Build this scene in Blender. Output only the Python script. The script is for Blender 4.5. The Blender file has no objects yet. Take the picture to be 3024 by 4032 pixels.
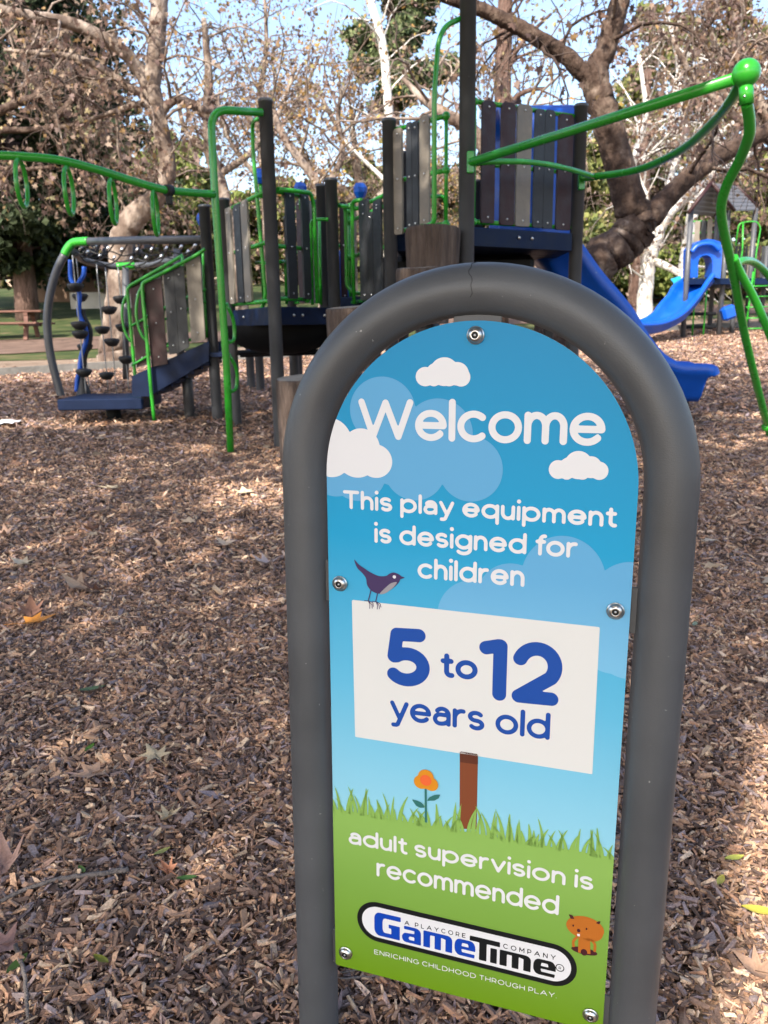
import bpy, math, random
import numpy as np
from mathutils import Matrix, Vector
PI = math.pi
random.seed(7); rng = np.random.default_rng(7)
SC = bpy.context.scene
COL = SC.collection
# ------------------------------------------------------------------ camera, sky, sun, exposure
F = 3132.07                      # focal length in photo pixels (3024 x 4032)
PITCH, ROLL, CAMH = math.radians(13.0), math.radians(0.9), 1.5
_r0, _d0 = np.array([1., 0, 0]), np.array([0, -math.sin(PITCH), -math.cos(PITCH)])
CF = np.array([0, math.cos(PITCH), -math.sin(PITCH)])
CR = math.cos(ROLL)*_r0 + math.sin(ROLL)*_d0
CD = -math.sin(ROLL)*_r0 + math.cos(ROLL)*_d0
CAM = np.array([0, 0, CAMH])
cd = bpy.data.cameras.new("camera"); cam = bpy.data.objects.new("camera", cd); COL.objects.link(cam)
cd.sensor_fit = 'VERTICAL'; cd.sensor_height = 36.0; cd.lens = F/4032*36
cd.clip_start = 0.05; cd.clip_end = 1000
cam.matrix_world = Matrix(((CR[0], -CD[0], -CF[0], 0), (CR[1], -CD[1], -CF[1], 0), (CR[2], -CD[2], -CF[2], CAMH), (0, 0, 0, 1)))
cd.dof.use_dof = True; cd.dof.focus_distance = 1.4; cd.dof.aperture_fstop = 9.0
SC.camera = cam
SUN_EL, SUN_AZ = math.radians(42), math.radians(205)      # the sun stands behind the camera, a little to the left
SDIR = np.array([-math.sin(SUN_AZ)*math.cos(SUN_EL), -math.cos(SUN_AZ)*math.cos(SUN_EL), -math.sin(SUN_EL)])  # light travels
W = bpy.data.worlds.new("World"); SC.world = W; W.use_nodes = True
nt = W.node_tree; sky = nt.nodes.new('ShaderNodeTexSky'); sky.sky_type = 'NISHITA'; sky.sun_disc = False
sky.sun_elevation = SUN_EL; sky.sun_rotation = SUN_AZ; sky.air_density = 1.0; sky.dust_density = 2.6; sky.ozone_density = 1.2
bg = nt.nodes['Background']; bg.inputs['Strength'].default_value = 0.15
nt.links.new(sky.outputs[0], bg.inputs[0])
sl = bpy.data.lights.new("sun", 'SUN'); sl.energy = 3.2; sl.angle = math.radians(0.53); sl.color = (1, .93, .82)
so = bpy.data.objects.new("sun", sl); COL.objects.link(so); so.location = (-10, -20, 30)
so.rotation_euler = Vector(SDIR).to_track_quat('-Z', 'Y').to_euler()
SC.view_settings.view_transform = 'Standard'; SC.view_settings.look = 'None'
SC.view_settings.exposure = 1.55; SC.view_settings.gamma = 1.0
SC.render.engine = 'CYCLES'
SC.cycles.max_bounces = 6; SC.cycles.transparent_max_bounces = 4; SC.cycles.use_denoising = True
SC.cycles.caustics_reflective = False; SC.cycles.caustics_refractive = False

# ------------------------------------------------------------------ photo pixel -> place
K = 3024/1659.0                 # tracing was done on a 1659 x 2212 view
def ray(px, py):
    v = CF*F + CR*(px*K-1512) + CD*(py*K-2016)
    return v
def at(px, py, D):              # the point seen at a pixel, D metres in front (along +Y)
    v = ray(px, py); return CAM + v*(D/v[1])
def gz(y):
    y = np.asarray(y, float)
    return np.where(y < 45, .038*y + np.where(y > 0, .001*y*y, 0), .038*45+2.025+.06*(y-45))-.10*np.exp(-(y/2.5)**2)
def ground_at(px, py):
    v = ray(px, py); lo, hi = .3, 60
    for _ in range(60):
        m = (lo+hi)/2; p = CAM+v*(m/v[1])
        if p[2] > gz(m): lo = m
        else: hi = m
    return CAM+v*(m/v[1])
def onplane(px, py, A, B):      # a pixel on the upright plane through ground points A, B
    A = np.asarray(A, float); B = np.asarray(B, float); d = B[:2]-A[:2]; n = np.array([d[1], -d[0]])
    v = ray(px, py); t = n@(A[:2]-CAM[:2])/(n@v[:2]); return CAM+v*t

# ------------------------------------------------------------------ mesh builder
class MB:
    def __init__(s): s.v = []; s.f = []; s.m = []; s.t = []; s.n = 0; s.sm = []
    def add(s, v, f, mat=0, tint=None, smooth=False):
        v = np.asarray(v, float); f = np.asarray(f, np.int64)
        s.v.append(v); s.f.append(f+s.n); s.m.append(np.full(len(f), mat)); s.sm.append(np.full(len(f), smooth))
        s.t.append(np.broadcast_to(np.array([1., 1, 1]) if tint is None else np.asarray(tint, float), (len(v), 3)))
        s.n += len(v)
    def polys(s, v, fs, mat=0, smooth=False):         # faces of mixed size
        by = {}
        for f in fs: by.setdefault(len(f), []).append(f)
        base = s.n; first = True
        for k, g in by.items():
            g = np.array(g)
            if first: s.add(v, g, mat, None, smooth); first = False
            else:
                s.f.append(g+base); s.m.append(np.full(len(g), mat)); s.sm.append(np.full(len(g), smooth))
    def box(s, c, sx, sy, sz, X=(1, 0, 0), Y=(0, 1, 0), Z=(0, 0, 1), mat=0, bev=0.0):
        X, Y, Z = [np.asarray(a, float) for a in (X, Y, Z)]; c = np.asarray(c, float)
        b = min(bev, sx*.4, sy*.4, sz*.4)
        if b <= 0:
            q = np.array([(i, j, k) for k in (-1, 1) for j in (-1, 1) for i in (-1, 1)], float)*[sx/2, sy/2, sz/2]
            s.add(c+q[:, :1]*X+q[:, 1:2]*Y+q[:, 2:]*Z, [(0, 2, 3, 1), (4, 5, 7, 6), (0, 1, 5, 4), (2, 6, 7, 3), (0, 4, 6, 2), (1, 3, 7, 5)], mat); return
        vs = []; idx = {}
        for k in (-1, 1):
            for j in (-1, 1):
                for i in (-1, 1):
                    for ax in range(3):
                        p = np.array([i*(sx/2-b), j*(sy/2-b), k*(sz/2-b)])
                        p[ax] += (i, j, k)[ax]*b; idx[(i, j, k, ax)] = len(vs); vs.append(p)
        fs = []
        for ax in range(3):
            o = [a for a in range(3) if a != ax]
            for sg in (-1, 1):
                f = []
                for (u, w) in ((-1, -1), (1, -1), (1, 1), (-1, 1)):
                    q = [0, 0, 0]; q[ax] = sg; q[o[0]] = u; q[o[1]] = w; f.append(idx[tuple(q)+(ax,)])
                if (sg > 0) == (ax == 1): f = f[::-1]
                fs.append(f)
            for u in (-1, 1):
                for w in (-1, 1):
                    q0 = [0, 0, 0]; q0[ax] = -1; q0[o[0]] = u; q0[o[1]] = w; q1 = q0[:]; q1[ax] = 1
                    fs.append([idx[tuple(q0)+(o[0],)], idx[tuple(q1)+(o[0],)], idx[tuple(q1)+(o[1],)], idx[tuple(q0)+(o[1],)]])
        for k in (-1, 1):
            for j in (-1, 1):
                for i in (-1, 1): fs.append([idx[(i, j, k, a)] for a in range(3)])
        q = np.array(vs); s.polys(c+q[:, :1]*X+q[:, 1:2]*Y+q[:, 2:]*Z, fs, mat)
    def tube(s, P, r, n=12, mat=0, caps=True, smooth=True, closed=False, tint=None):
        P = np.asarray(P, float); m = len(P); r = np.broadcast_to(np.asarray(r, float), (m,))
        T = np.empty_like(P)
        if closed: T = np.roll(P, -1, 0)-np.roll(P, 1, 0)
        else:
            T[1:-1] = P[2:]-P[:-2]; T[0] = P[1]-P[0]; T[-1] = P[-1]-P[-2]
        T /= np.linalg.norm(T, axis=1)[:, None]+1e-12
        u = np.cross(T[0], (0, 0, 1.)); 
        if np.linalg.norm(u) < .2: u = np.cross(T[0], (0, 1., 0))
        U = np.empty_like(P)
        for i in range(m):
            u = u-T[i]*(u@T[i]); u = u/(np.linalg.norm(u)+1e-12); U[i] = u
        V = np.cross(T, U)
        a = np.arange(n)*2*PI/n
        v = (P[:, None]+r[:, None, None]*(np.cos(a)[None, :, None]*U[:, None]+np.sin(a)[None, :, None]*V[:, None])).reshape(-1, 3)
        k = m if closed else m-1
        i = np.arange(k)[:, None]*n; j = np.arange(n)[None]; j2 = (j+1) % n; i2 = (np.arange(k)[:, None]+1) % m*n
        f = np.stack([i+j, i+j2, i2+j2, i2+j], -1).reshape(-1, 4)
        b = s.n; s.add(v, f, mat, tint, smooth)
        if caps and not closed:
            s.f.append(np.array([b+np.arange(n)[::-1]])); s.m.append(np.array([mat])); s.sm.append(np.array([False]))
            s.f.append(np.array([b+(m-1)*n+np.arange(n)])); s.m.append(np.array([mat])); s.sm.append(np.array([False]))
    def lathe(s, o, prof, n=24, X=(1, 0, 0), Y=(0, 1, 0), Z=(0, 0, 1), mat=0, smooth=True):   # prof: (radius, height) along Z
        X, Y, Z = [np.asarray(q, float) for q in (X, Y, Z)]; o = np.asarray(o, float)
        a = np.arange(n)*2*PI/n; P = np.asarray(prof, float); m = len(P)
        v = (o+P[:, 1][:, None, None]*Z+P[:, 0][:, None, None]*(np.cos(a)[None, :, None]*X+np.sin(a)[None, :, None]*Y)).reshape(-1, 3)
        i = np.arange(m-1)[:, None]*n; j = np.arange(n)[None]; j2 = (j+1) % n
        s.add(v, np.stack([i+j, i+j2, i+n+j2, i+n+j], -1).reshape(-1, 4), mat, None, smooth)
    def ball(s, c, r, n=20, mat=0):
        th = np.linspace(0, PI, n//2+1); s.lathe(c, [(max(1e-4, r*math.sin(t)), -r*math.cos(t)) for t in th], n, mat=mat)
    def build(s, name, mats, parent=None, tinted=False):
        me = bpy.data.meshes.new(name)
        V = np.concatenate(s.v); nf = sum(len(f) for f in s.f)
        loops = np.concatenate([f.reshape(-1) for f in s.f]); sizes = np.concatenate([np.full(len(f), f.shape[1]) for f in s.f])
        me.vertices.add(len(V)); me.vertices.foreach_set('co', V.reshape(-1).astype(np.float32))
        me.loops.add(len(loops)); me.loops.foreach_set('vertex_index', loops.astype(np.int32))
        me.polygons.add(nf); st = np.concatenate([[0], np.cumsum(sizes)[:-1]])
        me.polygons.foreach_set('loop_start', st.astype(np.int32)); me.polygons.foreach_set('loop_total', sizes.astype(np.int32))
        me.polygons.foreach_set('material_index', np.concatenate(s.m).astype(np.int32))
        me.polygons.foreach_set('use_smooth', np.concatenate(s.sm))
        for m in (mats if isinstance(mats, (list, tuple)) else [mats]): me.materials.append(m)
        if tinted:
            ca = me.color_attributes.new('tint', 'FLOAT_COLOR', 'POINT'); t = np.concatenate(s.t)
            ca.data.foreach_set('color', np.concatenate([t, np.ones((len(t), 1))], 1).reshape(-1).astype(np.float32))
        me.update(calc_edges=True); me.validate()
        o = bpy.data.objects.new(name, me); COL.objects.link(o)
        if parent is not None: o.parent = parent; o.matrix_parent_inverse = PINV.get(parent.name, Matrix())
        return o
PINV = {}
def thing(name, label, cat, loc=(0, 0, 0), group=None, mw=None):   # an Empty at the thing's base; parts are built in world space
    o = bpy.data.objects.new(name, None); COL.objects.link(o); o.empty_display_size = .1
    M = mw if mw is not None else Matrix.Translation(Vector([float(a) for a in loc])); o.matrix_world = M
    PINV[o.name] = M.inverted() if mw is None else Matrix()
    o['label'] = label; o['category'] = cat
    if group: o['group'] = group
    return o
def tag(o, label=None, cat=None, group=None, kind=None):
    for k, v in (('label', label), ('category', cat), ('group', group), ('kind', kind)):
        if v: o[k] = v
    return o
def spl(P, n=8, closed=False):    # Catmull-Rom through points of any dimension
    P = np.asarray(P, float); m = len(P)
    if not closed: Q = np.vstack([2*P[0]-P[1], P, 2*P[-1]-P[-2]]); k = m-1
    else: Q = np.vstack([P[-1], P, P[:2]]); k = m
    out = []
    for i in range(k):
        a, b, c, d = Q[i:i+4]
        for t in np.arange(n)/n:
            out.append(.5*((2*b)+(-a+c)*t+(2*a-5*b+4*c-d)*t*t+(-a+3*b-3*c+d)*t**3))
    if not closed: out.append(P[-1])
    return np.array(out)
def fillet(P, rad, n=6):          # polyline with rounded corners
    P = [np.asarray(p, float) for p in P]; out = [P[0]]
    for a, b, c in zip(P, P[1:], P[2:]):
        u = a-b; w = c-b; lu, lw = np.linalg.norm(u), np.linalg.norm(w); d = min(rad, lu*.45, lw*.45)
        p, q = b+u/lu*d, b+w/lw*d
        for t in np.linspace(0, 1, n): out.append((1-t)**2*p+2*t*(1-t)*b+t*t*q)
    out.append(P[-1]); return np.array(out)

# ------------------------------------------------------------------ materials
def mat(name, col, rough=.5, metal=0., bump=0., bscale=60., var=0., vscale=8., coat=0., spec=.5):
    m = bpy.data.materials.new(name); m.use_nodes = True; n = m.node_tree; p = n.nodes['Principled BSDF']
    p.inputs['Roughness'].default_value = rough; p.inputs['Metallic'].default_value = metal; p.inputs['Specular IOR Level'].default_value = spec
    p.inputs['Base Color'].default_value = (*col, 1); p.inputs['Coat Weight'].default_value = coat
    tc = n.nodes.new('ShaderNodeTexCoord')
    if var:
        z = n.nodes.new('ShaderNodeTexNoise'); z.inputs['Scale'].default_value = vscale; z.inputs['Detail'].default_value = 6
        n.links.new(tc.outputs['Object'], z.inputs['Vector'])
        r = n.nodes.new('ShaderNodeMapRange'); r.inputs[1].default_value = .3; r.inputs[2].default_value = .7
        r.inputs[3].default_value = 1-var; r.inputs[4].default_value = 1+var; n.links.new(z.outputs['Fac'], r.inputs[0])
        h = n.nodes.new('ShaderNodeHueSaturation'); h.inputs['Color'].default_value = (*col, 1); n.links.new(r.outputs[0], h.inputs['Value'])
        n.links.new(h.outputs[0], p.inputs['Base Color'])
        r2 = n.nodes.new('ShaderNodeMapRange'); r2.inputs[1].default_value = .3; r2.inputs[2].default_value = .7
        r2.inputs[3].default_value = max(.05, rough-.1); r2.inputs[4].default_value = min(1, rough+.12); n.links.new(z.outputs['Fac'], r2.inputs[0])
        n.links.new(r2.outputs[0], p.inputs['Roughness'])
    if bump:
        z = n.nodes.new('ShaderNodeTexNoise'); z.inputs['Scale'].default_value = bscale; z.inputs['Detail'].default_value = 4
        n.links.new(tc.outputs['Object'], z.inputs['Vector']); b = n.nodes.new('ShaderNodeBump')
        b.inputs['Strength'].default_value = bump; b.inputs['Distance'].default_value = .01
        n.links.new(z.outputs['Fac'], b.inputs['Height']); n.links.new(b.outputs[0], p.inputs['Normal'])
    return m
def ramp(n, stops):
    r = n.nodes.new('ShaderNodeValToRGB'); e = r.color_ramp.elements
    while len(e) < len(stops): e.new(.5)
    for q, (pos, c) in zip(e, stops): q.position = pos; q.color = (*c, 1)
    return r
def mat_noise(name, stops, scale=5., detail=8., rough=.85, stretch=(1, 1, 1), bump=.5, bscale=None, dist=.03, vor=0.):
    m = bpy.data.materials.new(name); m.use_nodes = True; n = m.node_tree; p = n.nodes['Principled BSDF']; p.inputs['Roughness'].default_value = rough
    p.inputs['Specular IOR Level'].default_value = .25
    tc = n.nodes.new('ShaderNodeTexCoord'); mp = n.nodes.new('ShaderNodeMapping'); mp.inputs['Scale'].default_value = stretch
    n.links.new(tc.outputs['Object'], mp.inputs[0])
    z = n.nodes.new('ShaderNodeTexNoise'); z.inputs['Scale'].default_value = scale; z.inputs['Detail'].default_value = detail; z.inputs['Roughness'].default_value = .62
    n.links.new(mp.outputs[0], z.inputs['Vector']); r = ramp(n, stops); n.links.new(z.outputs['Fac'], r.inputs[0])
    n.links.new(r.outputs[0], p.inputs['Base Color'])
    if bump:
        z2 = n.nodes.new('ShaderNodeTexNoise'); z2.inputs['Scale'].default_value = bscale or scale*3; z2.inputs['Detail'].default_value = 8
        n.links.new(mp.outputs[0], z2.inputs['Vector']); b = n.nodes.new('ShaderNodeBump'); b.inputs['Strength'].default_value = bump; b.inputs['Distance'].default_value = dist
        n.links.new(z2.outputs['Fac'], b.inputs['Height']); n.links.new(b.outputs[0], p.inputs['Normal'])
    return m
def mat_tint(name, rough=.7, trans=.0, grain=0.):
    m = bpy.data.materials.new(name); m.use_nodes = True; n = m.node_tree; p = n.nodes['Principled BSDF']; p.inputs['Roughness'].default_value = rough
    p.inputs['Specular IOR Level'].default_value = .25
    a = n.nodes.new('ShaderNodeAttribute'); a.attribute_name = 'tint'; src = a.outputs['Color']
    if grain:
        tc = n.nodes.new('ShaderNodeTexCoord'); z = n.nodes.new('ShaderNodeTexNoise'); z.inputs['Scale'].default_value = 180; z.inputs['Detail'].default_value = 3
        n.links.new(tc.outputs['Object'], z.inputs['Vector']); r = n.nodes.new('ShaderNodeMapRange'); r.inputs[1].default_value = .3; r.inputs[2].default_value = .7
        r.inputs[3].default_value = 1-grain; r.inputs[4].default_value = 1+grain; n.links.new(z.outputs['Fac'], r.inputs[0])
        h = n.nodes.new('ShaderNodeHueSaturation'); n.links.new(src, h.inputs['Color']); n.links.new(r.outputs[0], h.inputs['Value']); src = h.outputs[0]
    n.links.new(src, p.inputs['Base Color'])
    if trans:
        t = n.nodes.new('ShaderNodeBsdfTranslucent'); n.links.new(src, t.inputs['Color']); x = n.nodes.new('ShaderNodeMixShader'); x.inputs[0].default_value = trans
        n.links.new(p.outputs[0], x.inputs[1]); n.links.new(t.outputs[0], x.inputs[2]); n.links.new(x.outputs[0], n.nodes['Material Output'].inputs['Surface'])
    return m
M = dict(
    post=mat('grey_powder_coat', (.068, .071, .078), .42, var=.12, vscale=5),
    frame=mat('sign_frame_grey', (.078, .081, .085), .40, bump=.12, bscale=420, var=.17, vscale=5),
    green=mat('green_powder_coat', (.026, .31, .022), .26, coat=.25, var=.08, vscale=3),
    greenlit=None,
    blue=mat('blue_plastic', (.002, .075, .44), .38, var=.1, vscale=4),
    aqua=mat('aqua_plastic', (.02, .36, .62), .4),
    navy=mat('navy_coated_steel', (.003, .0105, .038), .5, spec=.2, bump=.15, bscale=160, var=.15, vscale=6),
    under=mat('black_plastic', (.004, .0045, .006), .6, spec=.2),
    maroon=mat('maroon_plank', (.030, .0075, .0075), .55, bump=.2, bscale=50, var=.15, vscale=10),
    beige=mat('beige_plank', (.215, .185, .15), .6, bump=.2, bscale=50, var=.12, vscale=10),
    dark=mat('charcoal_plank', (.026, .0275, .031), .55, bump=.2, bscale=50, var=.12, vscale=10),
    steel=mat('stainless_steel', (.62, .61, .59), .28, 1.0),
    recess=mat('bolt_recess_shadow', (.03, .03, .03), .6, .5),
    black=mat('black_rubber', (.012, .012, .013), .6),
    chain=mat('galvanised_chain', (.28, .28, .28), .45, .8),
    roofslat=mat('grey_roof_slat', (.11, .105, .11), .5, var=.2),
    log=mat_noise('faux_log_bark', [(.25, (.05, .036, .03)), (.5, (.115, .083, .068)), (.75, (.19, .145, .118))], 7, 9, .9, (3, 3, .35), 1.0, 16, .06),
    logtop=mat_noise('faux_log_top', [(.3, (.24, .2, .16)), (.7, (.36, .31, .25))], 6, 8, .9, (1, 1, 1), .4),
    bark_dark=mat_noise('dark_sycamore_bark', [(.3, (.030, .019, .014)), (.5, (.068, .043, .032)), (.62, (.13, .092, .07)), (.74, (.26, .205, .165))], 5.5, 10, .9, (1, 1, .7), 1.0, 14, .06),
    bark_mid=mat_noise('mottled_sycamore_bark', [(.33, (.075, .05, .04)), (.47, (.15, .11, .085)), (.58, (.27, .215, .175)), (.74, (.45, .39, .33))], 3.2, 9, .88, (1, 1, .6), .8, 12, .05),
    bark_crooked=mat_noise('crooked_sycamore_bark', [(.36, (.05, .032, .025)), (.48, (.10, .07, .052)), (.58, (.18, .14, .11)), (.70, (.40, .34, .27))], 2.2, 9, .88, (1, 1, .7), .9, 12, .06),
    bark_white=mat_noise('white_sycamore_bark', [(.3, (.28, .24, .2)), (.45, (.56, .53, .48)), (.7, (.74, .72, .68))], 2.5, 8, .8, (1, 1, .6), .4),
    bark_red=mat_noise('reddish_pine_bark', [(.3, (.07, .04, .03)), (.7, (.19, .12, .095))], 5, 9, .95, (2, 2, .5), 1.0, 12, .08),
    twig=mat('grey_twig', (.22, .17, .14), .9),
    twigdark=mat('dark_twig', (.12, .085, .068), .9),
    leaf=mat_tint('dry_leaf', .65, .35),
    needle=mat_tint('needle_foliage', .7, .2),
    chip=mat_tint('wood_chip', .85, 0, .3),
    litterleaf=mat_tint('fallen_leaf_surface', .6, .1, .12),
    stick=mat_noise('weathered_stick', [(.3, (.12, .1, .09)), (.7, (.24, .2, .18))], 30, 6, .9, (1, 1, 1), .6),
    paper=mat('white_paper', (.75, .76, .78), .7),
    concrete=mat_noise('kerb_concrete', [(.3, (.13, .125, .115)), (.7, (.22, .21, .195))], 6, 8, .9, (1, 1, 1), .4),
    stucco=mat_noise('brown_stucco', [(.3, (.20, .13, .09)), (.7, (.30, .20, .145))], 1.5, 6, .9),
    roof=mat_noise('dark_shingle_roof', [(.3, (.035, .03, .028)), (.7, (.08, .07, .062))], 4, 6, .9),
    redroof=mat_noise('red_tile_roof', [(.3, (.35, .09, .05)), (.7, (.52, .17, .1))], 3, 6, .8),
    whitewall=mat_noise('pale_wall', [(.3, (.52, .49, .43)), (.7, (.68, .65, .58))], 2, 6, .9),
    glass=mat('dark_window_glass', (.03, .035, .04), .1),
    wood=mat_noise('brown_table_board', [(.3, (.11, .055, .042)), (.7, (.20, .105, .08))], 3, 7, .75, (.3, 6, 6), .3),
    mesh=mat('dark_fence_screen', (.03, .034, .034), .9, var=.3, vscale=1.2),
)
def specks(m, scale, thr, col):
    n = m.node_tree; p = n.nodes['Principled BSDF']; tc = n.nodes.new('ShaderNodeTexCoord'); z = n.nodes.new('ShaderNodeTexNoise'); z.inputs['Scale'].default_value = scale; z.inputs['Detail'].default_value = 2
    n.links.new(tc.outputs['Object'], z.inputs['Vector']); r = n.nodes.new('ShaderNodeMapRange'); r.inputs[1].default_value = thr; r.inputs[2].default_value = thr+.02; n.links.new(z.outputs['Fac'], r.inputs[0])
    src = p.inputs['Base Color'].links[0].from_socket if p.inputs['Base Color'].links else None; x = n.nodes.new('ShaderNodeMix'); x.data_type = 'RGBA'
    if src: n.links.new(src, x.inputs[6])
    else: x.inputs[6].default_value = p.inputs['Base Color'].default_value
    x.inputs[7].default_value = (*col, 1); n.links.new(r.outputs[0], x.inputs[0]); n.links.new(x.outputs[2], p.inputs['Base Color'])
specks(M['frame'], 95, .765, (.30, .30, .29)); specks(M['green'], 60, .76, (.02, .12, .02)); specks(M['blue'], 30, .74, (.10, .20, .45)); specks(M['post'], 50, .77, (.16, .16, .16))
# ------------------------------------------------------------------ ground
def ground_material():
    m = bpy.data.materials.new('mulch_soil'); m.use_nodes = True; n = m.node_tree; p = n.nodes['Principled BSDF']; p.inputs['Roughness'].default_value = .95
    p.inputs['Specular IOR Level'].default_value = .15
    tc = n.nodes.new('ShaderNodeTexCoord')
    z = n.nodes.new('ShaderNodeTexVoronoi'); z.inputs['Scale'].default_value = 30; mp = n.nodes.new('ShaderNodeMapping'); mp.inputs['Scale'].default_value = (1, 1.6, 1)
    n.links.new(tc.outputs['Object'], mp.inputs[0]); n.links.new(mp.outputs[0], z.inputs['Vector'])
    r = ramp(n, [(0., (.07, .046, .034)), (.35, (.14, .092, .066)), (.6, (.20, .135, .096)), (.85, (.28, .20, .145)), (1., (.36, .27, .2))])
    sx = n.nodes.new('ShaderNodeSeparateColor'); n.links.new(z.outputs['Color'], sx.inputs[0]); n.links.new(sx.outputs[0], r.inputs[0])
    z2 = n.nodes.new('ShaderNodeTexNoise'); z2.inputs['Scale'].default_value = 1.3; z2.inputs['Detail'].default_value = 8; n.links.new(tc.outputs['Object'], z2.inputs['Vector'])
    h = n.nodes.new('ShaderNodeHueSaturation'); mr = n.nodes.new('ShaderNodeMapRange'); mr.inputs[1].default_value = .3; mr.inputs[2].default_value = .7; mr.inputs[3].default_value = .7; mr.inputs[4].default_value = 1.3
    n.links.new(z2.outputs['Fac'], mr.inputs[0]); n.links.new(mr.outputs[0], h.inputs['Value']); n.links.new(r.outputs[0], h.inputs['Color']); n.links.new(h.outputs[0], p.inputs['Base Color'])
    b = n.nodes.new('ShaderNodeBump'); b.inputs['Strength'].default_value = .8; b.inputs['Distance'].default_value = .03; n.links.new(z.outputs['Distance'], b.inputs['Height']); n.links.new(b.outputs[0], p.inputs['Normal'])
    return m
def sheet(name, x0, x1, y0, y1, nx, ny, dz, material, bump=0., edge=None):
    xs = np.linspace(x0, x1, nx); ys = np.linspace(0, 1, ny)**1.6*(y1-y0)+y0
    X, Y = np.meshgrid(xs, ys); Z = gz(Y)+dz
    if bump: Z = Z+bump*(np.sin(X*2.1+np.sin(Y*1.7)*2)*np.cos(Y*1.9+1)+.6*np.sin(X*4.7+Y*3.1))*np.clip(1-(Y-14)/6, 0, 1)
    if edge is not None: Y = Y+edge(X)
    v = np.stack([X, Y, Z], -1).reshape(-1, 3); i = (np.arange(ny-1)[:, None]*nx+np.arange(nx-1)[None]).reshape(-1)
    b = MB(); b.add(v, np.stack([i, i+1, i+nx+1, i+nx], -1), 0, None, True); return tag(b.build(name, material), kind='structure')
BUMP = .012
def gzz(x, y):
    return gz(y)+BUMP*(np.sin(x*2.1+np.sin(y*1.7)*2)*np.cos(y*1.9+1)+.6*np.sin(x*4.7+y*3.1))*np.clip(1-(y-14)/6, 0, 1)
sheet('ground', -160, 160, -25, 260, 641, 500, 0, ground_material(), BUMP)
m_lawn = mat_noise('lawn_turf', [(.3, (.022, .038, .010)), (.5, (.048, .068, .018)), (.62, (.095, .09, .035)), (.75, (.16, .115, .065))], 1.6, 10, .95, (1, 1, 1), .8, 40)
m_dirt = mat_noise('dry_dirt', [(.3, (.15, .105, .075)), (.7, (.27, .20, .145))], 1.2, 9, .95, (1, 1, 1), .5, 30)
def strip(name, x0, x1, yc0, yc1, dz, material, nx=80, ny=24):
    xs = np.linspace(x0, x1, nx); t = np.linspace(0, 1, ny); b = MB()
    X, T = np.meshgrid(xs, t); Y = yc0(X)*(1-T)+yc1(X)*T
    v = np.stack([X, Y, gz(Y)+dz], -1).reshape(-1, 3); i = (np.arange(ny-1)[:, None]*nx+np.arange(nx-1)[None]).reshape(-1)
    b.add(v, np.stack([i, i+1, i+nx+1, i+nx], -1), 0, None, True); return tag(b.build(name, material), kind='structure')
kl = lambda X: 18.0+.5*np.clip(X, -8, 9)+.05*(X-np.clip(X, -8, 9))             # kerb line behind the mulch
strip('dirt_path', -60, 60, lambda X: kl(X)+.25, lambda X: kl(X)+3.2+.25*np.sin(X*.8), .02, m_dirt)
strip('lawn', -60, 60, lambda X: kl(X)+2.6+.35*np.sin(X*1.3), lambda X: 0*X+70, .03, m_lawn, 120, 60)
strip('footpath', -60, 60, lambda X: kl(X)+4.4+.2*np.sin(X*.9), lambda X: kl(X)+8.0+.3*np.sin(X*.6), .05, mat_noise('brown_bare_soil', [(.3, (.09, .058, .043)), (.7, (.19, .125, .095))], 2.2, 9, .95, (1, 1, 1), .6, 30))
kb = MB(); xs = np.linspace(-40, 40, 81)
for a, c in zip(xs[:-1], xs[1:]):
    ya, yc = kl(a), kl(c); za, zc = gz(ya), gz(yc)
    v = [(a, ya, za-.05), (c, yc, zc-.05), (c, yc, zc+.14), (a, ya, za+.14), (a, ya+.2, za+.14), (c, yc+.2, zc+.14), (a, ya+.2, za-.05), (c, yc+.2, zc-.05)]
    kb.add(v, [(0, 1, 2, 3), (3, 2, 5, 4), (4, 5, 7, 6)])
tag(kb.build('kerb', M['concrete']), kind='structure')
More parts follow.
